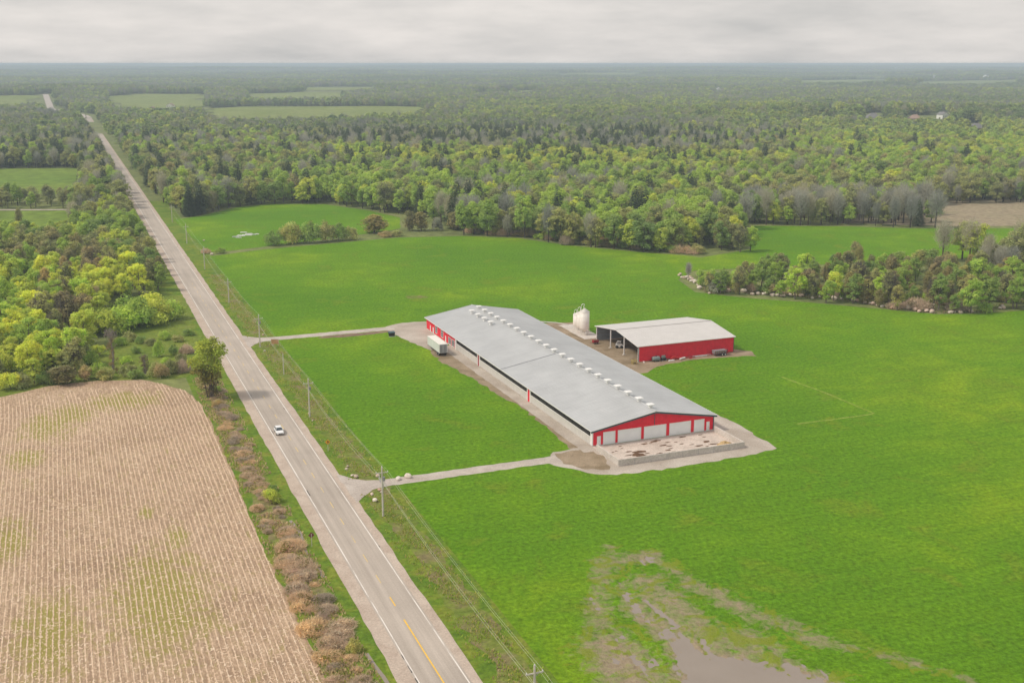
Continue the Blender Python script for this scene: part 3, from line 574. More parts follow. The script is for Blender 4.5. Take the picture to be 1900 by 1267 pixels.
for s_ in (0, 1):
    m = MB(); ye = -.4 if s_ == 0 else SLEN + .4; rib = []; t = -.5
    while t < SW + .5: rib += [(t, 0), (min(t + .72, SW + .5), 0), (min(t + .78, SW + .5), .035), (min(t + .87, SW + .5), .035)]; t += .9
    rib.append((SW + .5, 0)); n = len(m.v)
    for t, o in rib: m.v += [(t, SRY, SR + o), (t, ye, SE + o)]
    for i in range(len(rib) - 1): a = 2 * i; m.f.append((a, a + 1, a + 3, a + 2) if s_ == 0 else (a, a + 2, a + 3, a + 1))
    r_ = m.build('roof_slope', M_ROOFW, shed)
    MB().box(-.5, SW + .5, ye - .06 if s_ == 0 else ye, ye if s_ == 0 else ye + .06, SE - .14, SE + .03).build('eave_fascia', M_WHITE, r_)
    for xx in (-.56, SW + .505): MB().loft([[(x, SRY, SR - .16), (x, SRY, SR + .05), (x, ye, SE + .05), (x, ye, SE - .16)] for x in (xx, xx + .055)]).build('rake_trim', M_WHITE, r_)
    y0 = -.0
    for xx in (0.0, 8.0, 16.0, 24.0): MB().loft([[(x, SRY, SR - .45), (x, SRY, SR - .2), (x, 0 if s_ == 0 else SLEN, SE - .14), (x, 0 if s_ == 0 else SLEN, SE - .40)] for x in (xx + .02, xx + .2)]).build('truss', M_GREY if xx == 0 else M_BLUEG, shed)
MB().box(-.5, SW + .5, SRY - .25, SRY + .25, SR + .04, SR + .11).build('ridge_cap', M_ROOFW, shed)
MB().box(-.12, 0.04, -.12, .0, .1, SE - .15).build('corner_trim', M_TEAL, shed); MB().box(SW + .035, SW + .12, -.12, .03, .1, SE - .15).build('corner_trim', M_TEAL, shed)

# ------------------------------------------------------------------ feed bins
MB_pad = sheet('silo_pad', [W(u, v) for u, v in ((317, 152.2), (317, 158.6), (338, 159.4), (338.5, 152.5))], .05, M_CONC, step=2, amp=.2)
for k, (u, v, sc_, lb) in enumerate(((*toUV(*S(1084, 621)), 1.0, 'tallest cream feed silo, nearest the open shed'), (*toUV(*S(1077.5, 616)), .82, 'middle cream feed silo of the row of three'), (*toUV(*S(1071, 611)), .66, 'shortest cream feed silo of the row, farthest from the shed'))):
    t = empty('feed_silo', (*W(u, v), .05), ROAD_TURN, sc_); tag(t, lb, 'silo', 'cream feed silos beside the barn'); t.scale = (max(sc_, .9) * 1.06, max(sc_, .9) * 1.06, sc_ * 1.08); h0 = 2.0
    MB().lathe((0, 0), ((.3, .9), (1.48, h0), (1.5, h0 + .1), (1.5, 7.2)), 24).build('bin_body', M_CREAM, t, True)
    rf = MB().lathe((0, 0), ((1.54, 7.2), (1.56, 7.26), (.28, 8.15), (.28, 8.25)), 24).build('bin_roof', M_CREAM, t, True)
    MB().tube([(-.25 + .0, 0, 8.2), (-.3, 0, 8.9), (-.05, 0, 9.45), (-.6, 0, 9.65), (-1.1, 0, 9.3), (-1.2, 0, 8.6), (-1.25, 0, 7.6)], .10, 8).build('fill_pipe', M_WHITE, rf)
    for z in (3.2, 4.4, 5.6, 6.8): MB().lathe((0, 0), ((1.5, z - .04), (1.535, z), (1.5, z + .04)), 24).build('hoop', M_CREAM, t)
    for a in range(6):
        an = math.pi / 3 * a + .3; MB().tube([(1.42 * math.cos(an), 1.42 * math.sin(an), 0), (1.47 * math.cos(an), 1.47 * math.sin(an), h0 + .4)], .075, 5).build('leg', M_CREAM, t)
    m = MB()
    for x in (-.2, .2): m.tube([(1.62, x, .2), (1.62, x, 7.3)], .03, 4)
    for j in range(20): m.tube([(1.62, -.2, .5 + j * .35), (1.62, .2, .5 + j * .35)], .02, 4)
    m.build('ladder', M_WHITE, t)
tag(MB().tube([(*W(333, 154.2), 1.1), (*W(334.5, 150), 2.0), (*W(335, 142.2), 3.1)], .16, 8).build('auger_pipe', M_WHITE), 'white auger pipe running from the silos to the barn', 'pipe')

# ------------------------------------------------------------------ trailer, car, signs, yard things
t = empty('semi_trailer', (*W(313.8, 101.6), 0), ROAD_TURN); tag(t, 'white box semi-trailer parked beside the far end of the barn', 'trailer')
MB().box(0, 2.6, 0, 12.0, 1.05, 3.75).build('box', plain('trailer_paint', (.66, .68, .68), .5, .4, 0, .08, .5), t)
MB().box(-.03, 2.63, -.03, 12.03, 3.75, 3.80).build('roof', M_CREAM, t)
for x in (0.0, 2.5): MB().box(x - .02, x + .12, -.04, .0, 1.0, 3.75).build('corner_post', M_WHITE, t)
for x in (.14, 1.34): d = MB().box(x, x + 1.12, -.035, -.002, 1.15, 3.65).build('rear_door', M_GREY, t); MB().tube([(x + .9, -.06, 1.1), (x + .9, -.06, 3.6)], .025, 5).build('lock_bar', M_WHITE, d)
MB().box(-.03, -.002, 0, 12, 1.03, 1.15).build('side_rail', M_GREY, t); MB().box(.1, 2.5, .1, 11.9, .85, 1.04).build('chassis', M_DARK, t)
for y in (1.2, 2.5):
    for x in (.25, 2.35): w = MB().wheel((x, y, .5), .5, .45).build('wheel', M_TYRE, t); MB().wheel((x + (-.2 if x < 1 else .2), y, .5), .27, .1, 10).build('rim', M_GREY, w)
for x in (.6, 2.0): MB().box(x - .07, x + .07, 9.2, 9.35, 0, .9).build('landing_leg', M_DARK, t)

def rrect(w, z0, z1, y, c=.14): return [(-w + c, y, z0), (w - c, y, z0), (w, y, z0 + c), (w, y, z1 - c), (w - c, y, z1), (-w + c, y, z1), (-w, y, z1 - c), (-w, y, z0 + c)]
def car(name, u, v, turn, paint_, label, group=None):
    t = empty(name, (*W(u, v), .03), ROAD_TURN + turn); tag(t, label, 'car', group)                      # front towards local -y
    MB().loft([rrect(.72, .42, .72, -2.30), rrect(.86, .30, .84, -2.05), rrect(.92, .28, .93, -1.2), rrect(.92, .28, 1.0, -.6), rrect(.92, .28, 1.0, 1.2), rrect(.90, .30, .98, 2.0), rrect(.80, .38, .86, 2.28)]).build('body', paint_, t, False)
    gl = lambda w, y0, y1, z: [(-w, y0, z), (w, y0, z), (w, y1, z), (-w, y1, z)]
    MB().loft([gl(.83, -1.0, 1.95, .99), gl(.64, -.10, 1.45, 1.46)]).build('windows', M_GLASS, t)
    MB().loft([gl(.66, -.18, 1.50, 1.44), gl(.66, -.15, 1.48, 1.49), gl(.56, .02, 1.30, 1.54)]).build('roof', paint_, t)
    for s_ in (-1, 1):
        MB().tube([(s_ * .83, -1.0, 1.0), (s_ * .66, -.14, 1.46)], .045, 5).build('pillar', paint_, t); MB().tube([(s_ * .84, .55, .98), (s_ * .67, .6, 1.46)], .04, 5).build('pillar', paint_, t); MB().tube([(s_ * .82, 1.9, .98), (s_ * .66, 1.44, 1.46)], .06, 5).build('pillar', paint_, t)
        MB().box(s_ * .92 - .08, s_ * .92 + .14 * s_ + .0, -.75, -.6, .95, 1.08).build('mirror', paint_, t) if s_ > 0 else MB().box(-1.06, -.84, -.75, -.6, .95, 1.08).build('mirror', paint_, t)
        MB().box(s_ * .6 - .17, s_ * .6 + .17, -2.27, -2.10, .62, .76).build('headlight', M_PORC, t); MB().box(s_ * .68 - .12, s_ * .68 + .12, 2.12, 2.30, .68, .84).build('tail_light', M_REDP, t)
        for y in (-1.42, 1.42): w = MB().wheel((s_ * .83, y, .33), .34, .22).build('wheel', M_TYRE, t); MB().wheel((s_ * .94, y, .33), .20, .04, 10).build('rim', M_GREY, w)
    MB().box(-.45, .45, -2.31, -2.2, .46, .6).build('grille', M_DARK, t)
    return t
car('car', 259.2, 42.75, 0, M_CAR, 'white car driving towards the viewer on the near road')
car('car', toUV(*S(180.5, 239))[0], 43.2, 0, M_GREY, 'tiny dark car at the far end of the straight road', None)
car('car', toUV(*S(193, 264))[0], 43.3, 0, M_CAR, 'tiny pale car far down the road, nearer than the dark one')

t = empty('warning_sign', (*W(241.8, 50.9), 0), ROAD_TURN); tag(t, 'yellow diamond warning sign on a post beside the road', 'sign')
MB().box(-.05, .05, .02, .12, 0, 2.4).build('post', M_WOODP, t)
pl = MB().loft([[(0, y, 1.65), (.62, y, 2.27), (0, y, 2.89), (-.62, y, 2.27)] for y in (-.02, .015)]).build('sign_plate', M_SIGNY, t)
m = MB().box(-.07, .07, -.028, -.021, 1.98, 2.4); m.face([(-.2, -.025, 2.36), (.2, -.025, 2.36), (0, -.025, 2.62)]); m.box(.07, .26, -.028, -.021, 2.12, 2.22); m.build('symbol', M_BLACK, pl)
t = empty('road_sign', (*W(191.5, 36.5), 0), ROAD_TURN); tag(t, 'dull maroon back of a road sign on the left verge', 'sign')
MB().box(-.05, .05, -.12, -.02, 0, 2.5).build('post', M_WOODP, t); MB().loft([[(0, y, 1.6), (.6, y, 2.2), (0, y, 2.8), (-.6, y, 2.2)] for y in (-.018, .018)]).build('sign_plate', M_MAROON, t)
t = empty('notice_board', (*W(345.4, 57.2), 0), R(4)); tag(t, 'wide tan notice board on posts beside the far driveway', 'sign')
MB().box(-1.15, 1.15, -.05, .05, .75, 2.25).build('board', M_TANB, t); MB().box(-1.22, 1.22, -.07, .07, 2.25, 2.33).build('cap_rail', M_WOODP, t)
for x in (-1.0, 1.0): MB().box(x - .07, x + .07, .055, .19, 0, 2.25).build('post', M_WOODP, t)
t = empty('waste_bin', (*W(344.6, 95.2), 0), ROAD_TURN); tag(t, 'dark steel waste bin beside the far driveway', 'bin')
MB().loft([[(-.85, -.55, .15), (.85, -.55, .15), (.85, .55, .15), (-.85, .55, .15)], [(-1, -.75, 1.3), (1, -.75, 1.3), (1, .75, 1.3), (-1, .75, 1.3)]]).build('container', M_DARK, t)
MB().loft([[(-1.03, -.78, 1.3), (1.03, -.78, 1.3), (1.03, .78, 1.3), (-1.03, .78, 1.3)], [(-1.03, -.78, 1.36), (1.03, -.78, 1.36), (1.03, .78, 1.55), (-1.03, .78, 1.55)]]).build('lid', M_TEAL, t); MB().box(-1.2, 1.2, -1.0, -.8, .0, .12).build('base_rail', M_PORC, t)
t = empty('field_gate', (*W(214.9, 56.6), 0), ROAD_TURN); tag(t, 'open grey tubular gate at the near driveway', 'gate')
for k in range(5): MB().tube([(0, 0, .3 + .22 * k), (0.3, 3.8, .3 + .22 * k)], .035, 5).build('rail', M_GREY, t)
for y in (0, 1.3, 2.5, 3.8): MB().tube([(y * .08, y, .25), (y * .08, y, 1.25)], .035, 5).build('upright', M_GREY, t)
MB().tube([(0, -.15, 0), (0, -.15, 1.5)], .1, 7).build('gate_post', M_WOODP, t); MB().tube([(.3, 4.1, 0), (.3, 4.1, 1.5)], .1, 7).build('gate_post', M_WOODP, t)

# machinery at the shed
t = empty('skid_loader', (*W(303.2, 157.8), 0), ROAD_TURN + R(60)); tag(t, 'white and black skid loader under the shed roof', 'loader')
MB().box(-.75, .75, -1.1, 1.2, .35, 1.15).build('body', M_WHITE, t); MB().loft([[(-.6, -.7, 1.15), (.6, -.7, 1.15), (.6, .7, 1.15), (-.6, .7, 1.15)], [(-.5, -.45, 2.05), (.5, -.45, 2.05), (.5, .6, 2.05), (-.5, .6, 2.05)]]).build('cab', M_GLASS, t); MB().box(-.6, .6, -.55, .7, 2.05, 2.15).build('cab_roof', M_WHITE, t)
for s_ in (-.72, .72): MB().tube([(s_, 1.1, 1.5), (s_, -.6, 1.45), (s_, -1.5, .5)], .1, 6).build('loader_arm', M_WHITE, t)
MB().box(-.9, .9, -2.0, -1.4, .1, .6).build('bucket', M_DARK, t)
for x in (-.85, .85):
    for y in (-.7, .75): MB().wheel((x, y, .45), .45, .3).build('wheel', M_TYRE, t)
t = empty('feed_cart', (*W(310.6, 153.0), 0), ROAD_TURN); tag(t, 'small dark red cart by the open corner of the shed', 'cart')
MB().box(-.9, .9, -.6, .6, .5, 1.25).build('tub', M_REDD, t); MB().box(-.7, .7, -.4, .4, 1.25, 1.3).build('load', M_DIRTR, t); MB().tube([(-.9, 0, .55), (-2.0, 0, .3)], .05, 6).build('drawbar', M_REDD, t)
for x in (-.5, .5):
    for y in (-.62, .62): MB().wheel((x, y, .3), .3, .15).build('wheel', M_TYRE, t)
t = empty('pallet_cage', (*W(284.2, 152.9), 0), ROAD_TURN); tag(t, 'yellow wire pallet cage at the near shed corner', 'cage')
for x in (-.55, .55):
    for y in (-.5, .5): MB().box(x - .05, x + .05, y - .05, y + .05, 0, 1.2).build('upright', M_YELP, t)
for z in (.12, .65, 1.15):
    for y in (-.5, .5): MB().box(-.5, .5, y - .04, y + .04, z - .05, z + .05).build('rail', M_YELP, t)
    for x in (-.55, .55): MB().box(x - .04, x + .04, -.45, .45, z - .05, z + .05).build('rail', M_YELP, t)
MB().box(-.48, .48, -.44, .44, .18, .7).build('load', M_DIRT, t)
t = empty('manure_spreader', (*W(283.2, 182.0), 0), ROAD_TURN - R(90)); tag(t, 'manure spreader wagon with wheels beside the red shed wall', 'wagon')
MB().loft([[(-.7, -2.2, .75), (.7, -2.2, .75), (.7, 2.0, .75), (-.7, 2.0, .75)], [(-.95, -2.3, 1.75), (.95, -2.3, 1.75), (.95, 2.0, 1.75), (-.95, 2.0, 1.75)]]).build('box', M_GREY, t)
for s_ in (-1, 1):
    for k in range(7): MB().box(s_ * .88 - .05, s_ * .88 + .05, -2.1 + k * .65, -2.0 + k * .65, .8, 1.8).build('stake', M_REDD, t)
    for y in (.3, 1.35): w = MB().wheel((s_ * .95, y, .48), .48, .3).build('wheel', M_TYRE, t); MB().wheel((s_ * 1.1, y, .48), .25, .06, 10).build('rim', M_PORC, t)
MB().tube([(0, -2.2, .7), (0, -4.4, .45)], .09, 6).build('drawbar', M_REDD, t); MB().box(-.95, .95, 2.02, 2.3, .7, 2.1).build('beater_frame', M_REDD, t); MB().box(-.7, .7, -2.2, 2.0, .55, .74).build('chassis', M_DARK, t)
t = empty('water_tank', (*W(284.3, 160.4), 0), ROAD_TURN); tag(t, 'grey-green round-ended water tank against the red shed wall', 'tank')
MB().loft([[(x, .75 * q * math.cos(a * math.pi / 6), .85 + .72 * q * math.sin(a * math.pi / 6)) for a in range(12)] for x, q in ((-1.25, .6), (-1.1, .92), (-.8, 1), (.8, 1), (1.1, .92), (1.25, .6))]).build('tank_shell', M_GREENT, t, True)
for x in (-.7, .7): MB().box(x - .12, x + .12, -.6, .6, 0, .25).build('cradle', M_DARK, t)
MB().cyl((0, 0), .22, .22, 1.5, 1.7).build('filler_cap', M_DARK, t)
t = empty('engine_block', (*W(284.2, 163.0), 0), ROAD_TURN); tag(t, 'dark rusty machine frame beside the grey-green tank', 'machine'); MB().box(-.75, .75, -.45, .45, .25, .9).build('housing', M_DARK, t); MB().box(-.65, .4, -.35, .3, .9, 1.6).build('hood', M_GREENT, t); MB().tube([(.5, 0, .9), (.5, 0, 1.9)], .06, 6).build('exhaust_pipe', M_DARK, t)
for x in (-.6, .6): MB().box(x - .15, x + .15, -.5, .5, 0, .25).build('skid', M_GREY, t)
t = empty('red_implement', (*W(284.0, 167.2), 0), ROAD_TURN); tag(t, 'bright red folded field implement lying along the shed wall', 'implement')
MB().box(-2.0, 2.0, -.3, .3, .35, .75).build('frame', M_REDP, t)
for k in range(6): MB().box(-1.9 + k * .75, -1.75 + k * .75, -.55, -.1, 0, .5).build('tine', M_REDD, t)
MB().box(-1.4, -.2, -.35, .35, .75, 1.05).build('seed_box', M_REDP, t)
t = empty('red_drawbar', (*W(283.6, 172.0), 0), ROAD_TURN); tag(t, 'small red drawbar lying right of the bright red implement', 'implement'); MB().tube([(-1.8, 0, .3), (0, -.2, .45), (1.6, .1, .25)], .16, 6).build('beam', M_REDD, t); MB().box(-.5, .4, -.4, .3, 0, .35).build('hitch', M_REDP, t)
for k, (u, v, a, L, w, lb) in enumerate(((283.0, 165.0, 3, 2.0, .5, 'white sheet lying left of the bright red implement'), (283.2, 168.9, 24, 2.6, .45, 'slanting white panel leaning on the bright red implement'), (284.6, 176.5, -1, 6.5, .35, 'long pale plank along the foot of the shed wall'), (284.4, 156.4, 80, .9, .35, 'white barrel-sized block at the near shed corner'))):
    o = MB().box(-L / 2, L / 2, -w / 2, w / 2, 0, .18 if k != 1 else .22).box(-L / 2 + .1, L / 2 - .1, -w / 2 + .05, w / 2 - .05, .18 if k != 1 else .22, .3).build('panel', M_WHITE, None, loc=(*W(u, v), .02 if k != 1 else .3), rz=ROAD_TURN + R(a)); tag(o, lb, 'panel')
# white boards dumped in the upper field
for k, (px, py, L, w, a) in enumerate(((437, 440, 3.4, 1.2, 10), (447, 438, 4.2, 1.4, -8), (458, 437, 5.2, 1.5, 5), (467, 436, 4.4, 1.2, 12), (477, 435, 2.0, 1.0, 0), (452, 432, 3.6, .9, 3), (443, 441.5, 3.0, .8, -4), (462, 434.5, 3.8, .9, 20))):
    o = MB().box(-L / 2, L / 2, -w / 2, w / 2, 0, .25).box(-L / 2 + .3, L / 2 - .4, -w / 2 + .2, w / 2 - .1, .25, .42).build('white_board', M_WHITE if k % 3 else M_PORC, None, loc=(*S(px, py), .02), rz=R(a))
    tag(o, 'white board in the loose pile on the upper green field', 'board', 'white boards dumped on the upper field')

x, y = S(772, 551); sheet('bare_patch', [(x + 4.5 * math.cos(a * .7), y + 3 * math.sin(a * .7)) for a in range(9)], .006, M_SCRUBBY, step=.8, amp=1.0)
# ------------------------------------------------------------------ utility line
poles = [(121, 51.6, 10.3), (200.3, 52.6, 10.3), (269.4, 52.4, 9.9), (346, 52.6, 10.4), (418, 53.0, 9.0), (494, 53.2, 9.6), (570, 53.6, 9.6), (652, 54.2, 9.6)]
plabel = ['tall utility pole at the bottom edge, seen from above its crossarm', 'utility pole beside the near driveway entrance', 'utility pole in the verge between the two driveways', 'utility pole at the far driveway entrance', 'slim utility pole on the verge beyond the far driveway', 'distant utility pole beside the upper green field, nearer one', 'distant utility pole where the upper green field begins', 'farthest utility pole below the dark roadside trees']
for (u, v, h), lb in zip(poles, plabel):
    t = empty('utility_pole', (*W(u, v), 0), ROAD_TURN); tag(t, lb, 'utility pole', 'utility poles along the road')
    MB().tube([(0, 0, -.2), (0, 0, h)], .21, 9, .15).build('pole', M_WOODP, t)
    ca = MB().box(-1.25, 1.25, -.07, .07, h - 1.25, h - 1.08).build('crossarm', M_WOODP, t)
    for s_ in (-1, 1): MB().tube([(s_ * .75, .09, h - 1.2), (0, .12, h - 1.9)], .03, 4).build('brace', M_GREY, ca)
    for x, z in ((-1.15, h - 1.08), (1.15, h - 1.08), (0, h)): MB().lathe((x, 0), ((.05, z), (.1, z + .05), (.06, z + .1), (.1, z + .16), (.04, z + .22)), 8).build('insulator', M_PORC, t)
    if lb.startswith('utility pole'): MB().lathe((.35, -.1), ((.2, h - 2.9), (.24, h - 2.8), (.24, h - 2.1), (.18, h - 2.0)), 12).build('transformer', M_GREY, t)
t = empty('stub_pole', (*W(311.2, 53.6), 0), ROAD_TURN); tag(t, 'short grey guy pole between two utility poles in the verge', 'pole'); MB().tube([(0, 0, 0), (0, 0, 6.2)], .15, 8, .11).build('pole', M_WOODP, t); MB().lathe((0, 0), ((.11, 6.2), (.13, 6.25), (.03, 6.4)), 8).build('pole_cap', M_GREY, t)
for nm, dx, dz, sag, lb in (('top', 0, .24, .7, 'topmost power wire along the roadside poles'), ('left', -1.15, -.84, .9, 'power wire on the road side of the crossarms'), ('right', 1.15, -.84, .9, 'power wire on the field side of the crossarms'), ('low', .1, -3.2, 1.1, 'lowest cable strung along the roadside poles')):
    pts = []; ext = [(45, 50.6, 10.3)] + poles
    for (u0, v0, h0), (u1, v1, h1) in zip(ext[:-1], ext[1:]):
        for k in range(14): q = k / 14; pts.append((*W(u0 + (u1 - u0) * q, v0 + (v1 - v0) * q + dx), h0 + (h1 - h0) * q + dz - 4 * sag * q * (1 - q)))
    pts.append((*W(poles[-1][0], poles[-1][1] + dx), poles[-1][2] + dz))
    tag(MB().tube(pts, 0.016 if nm != 'low' else .02, 4).build('power_wire', M_WIRE), lb, 'wire')

# ------------------------------------------------------------------ field stones
def stone_mesh(seed):
    rr = np.random.default_rng(seed); bm = bmesh.new(); bmesh.ops.create_icosphere(bm, subdivisions=2, radius=1.0); dirs = rr.normal(size=(9, 3)); dirs /= np.linalg.norm(dirs, axis=1)[:, None]; offs = rr.uniform(.62, .95, 9)
    for v in bm.verts:
        p = np.array(v.co)
        for d, o in zip(dirs, offs):
            e = p @ d - o
            if e > 0: p = p - d * e * .9
        v.co = p * (1, .8, .68)
    me = bpy.data.meshes.new('boulder'); bm.to_mesh(me); bm.free(); me.materials.append(M_STONE); return me
stones = [stone_mesh(s_) for s_ in range(5)]
def stone(x, y, s_, label, group=None, z=0.0):
    o = link('boulder', rnd.choice(stones), None, None, (x, y, z + s_ * .42), rnd.uniform(0, 6.28)); o.scale = (s_, s_, s_); o.rotation_euler[0] = rnd.uniform(-.3, .3); return tag(o, label, 'boulder', group)
row = [(1296, 536, .9), (1318, 545, .6), (1352, 541, 1.0), (1380, 541.5, 1.3), (1397, 547, .8), (1404, 546, .8), (1416, 546, .7), (1422, 546, .8), (1435, 549, 1.0), (1442, 549, .8), (1452, 550, .7), (1461, 548, 1.0), (1468, 549, .7), (1474, 550, .9), (1486, 550, 1.0), (1510, 554, .7), (1518, 552, .6), (1532, 552, .8), (1545, 554, .9), (1548, 556, .7), (1560, 556, .7), (1585, 559, 1.0), (1592, 561, .9), (1600, 562, .7), (1604, 563, .9), (1612, 565, .7), (1619, 566, .8), (1629, 568, .7), (1639, 570, 1.0), (1654, 573, 1.0), (1687, 574, 1.1), (1700, 576, 1.0), (1708, 580, 1.0), (1720, 579, 1.1), (1731, 580, 1.1), (1731, 582, .8), (1762, 581, .7), (1768, 579, .7), (1778, 578, 1.0), (1780, 581, .9), (1792, 576, 1.0), (1804, 579, .8), (1853, 574, .9), (1860, 573, .9), (1862, 571, .7)]
for px, py, s_ in row:
    for k in range(rnd.choice((1, 1, 2))): x, y = S(px + rnd.uniform(-3, 3), py + rnd.uniform(-.8, .8)); stone(x, y, s_ * rnd.uniform(.9, 1.4), ('left' if px < 1480 else 'middle' if px < 1650 else 'right') + ' stretch pale boulder in the row edging the copse', 'field stones along the copse edge')
for k in range(30):
    q = rnd.random(); x, y = S(1263 + 36 * q + rnd.uniform(-5, 5), 512 + 17 * q + rnd.uniform(-4, 3)); stone(x, y, rnd.uniform(.45, .95), 'reddish rock in the heap at the left tip of the copse', 'rock heap at the tip of the copse', rnd.choice((0, 0, .5)))
for k in range(16):
    q = rnd.random(); x, y = W(349 - 16 * q + rnd.uniform(-1, 1), 145.6 + rnd.uniform(-1.2, 1.6)); stone(x, y, rnd.uniform(.3, .7), 'rubble stone lying along the far side of the barn', 'rubble along the far side of the barn')
for px, py, s_, lb in ((739, 890, .75, 'left one of two big boulders lying on the near driveway'), (757, 886, .95, 'right one of two big boulders lying on the near driveway'), (701, 884, .6, 'round pale boulder behind the gate of the near driveway'), (654, 884, .55, 'left stone of the pair at the driveway mouth'), (661, 886, .7, 'right stone of the pair at the driveway mouth'), (704, 910, .5, 'flat pale stone right below the gate'), (708, 914, .4, 'small stone below the flat one by the gate'), (645, 866, .4, 'upper of two white stones in the verge before the driveway'), (643, 871, .4, 'lower of two white stones in the verge before the driveway'), (690, 918, .5, 'brown stone on the grass corner by the near driveway'), (696, 930, .7, 'pale slab stone on the grass corner by the near driveway'), (574, 768, .5, 'white stone at the foot of the pole between the driveways'), (580, 781, .3, 'small white stone in the verge below that pole'), (488, 622, .5, 'white stone at the far driveway entrance'), (491, 652, .45, 'pale stone below the far driveway entrance'), (378, 447, .6, 'white marker stone on the verge far along the road'), (393, 473, .9, 'pale slab at the corner of the upper green field')):
    x, y = S(px, py); stone(x, y, s_, lb)

# ------------------------------------------------------------------ plants: crown and trunk meshes shared by many trees
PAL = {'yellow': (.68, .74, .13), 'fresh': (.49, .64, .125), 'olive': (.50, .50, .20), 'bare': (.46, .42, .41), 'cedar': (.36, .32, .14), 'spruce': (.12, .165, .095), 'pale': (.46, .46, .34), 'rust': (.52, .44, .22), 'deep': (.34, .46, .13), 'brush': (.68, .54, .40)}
def leaves(rr, centers, radii, n, size, cols, sq=(1, 1, .8), aspect=.75, flat=.48, up=.6):
    """a cloud of small leaf sprays around blob centres"""
    V = []; C = []
    for c_, r_, k, co in zip(centers, radii, n, cols):
        d = rr.normal(size=(k, 3)); d /= np.linalg.norm(d, axis=1)[:, None]; d[:, 2] = np.where(d[:, 2] < -.55, -d[:, 2], d[:, 2])
        p = np.asarray(c_) + d * (r_ * (.35 + .98 * rr.random(k) ** .75))[:, None] * np.asarray(sq)
        nn = d * .9 + np.array([0, 0, up]) + rr.normal(size=(k, 3)) * flat; nn /= np.linalg.norm(nn, axis=1)[:, None]
        t_ = np.cross(nn, rr.normal(size=(k, 3))); t_ /= np.linalg.norm(t_, axis=1)[:, None] + 1e-9; b_ = np.cross(nn, t_)
        s_ = (size * rr.uniform(.6, 1.35, k))[:, None]
        V.append(np.stack([p - t_ * s_, p + b_ * s_ * aspect, p + t_ * s_, p - b_ * s_ * aspect], 1).reshape(-1, 3))
        C.append(np.repeat(np.asarray(co)[None] * rr.uniform(.78, 1.22, (k, 1)), 4, 0))
    return np.concatenate(V), np.concatenate(C)
def twigs(rr, n, base, tip, length, w, col):
    """n thin twig blades between the inner and the outer envelope"""
    V = []; C = []
    d = rr.normal(size=(n, 3)); d[:, 2] = np.abs(d[:, 2]) + .7; d /= np.linalg.norm(d, axis=1)[:, None]
    p = base(n, rr); s_ = np.cross(d, rr.normal(size=(n, 3))); s_ /= np.linalg.norm(s_, axis=1)[:, None]; L = (length * rr.uniform(.5, 1.3, n))[:, None]
    V = np.stack([p - s_ * w, p + s_ * w, p + d * L + s_ * w * .4, p + d * L - s_ * w * .4], 1).reshape(-1, 3); C = np.repeat(np.asarray(col)[None] * rr.uniform(.75, 1.25, (n, 1)), 4, 0)
    return V, C
def jit(rr, c, a=.14): return np.clip(np.asarray(c) * rr.uniform(1 - a * .35, 1 + a * .35, 3) * rr.uniform(1 - a, 1 + a), .01, .9)
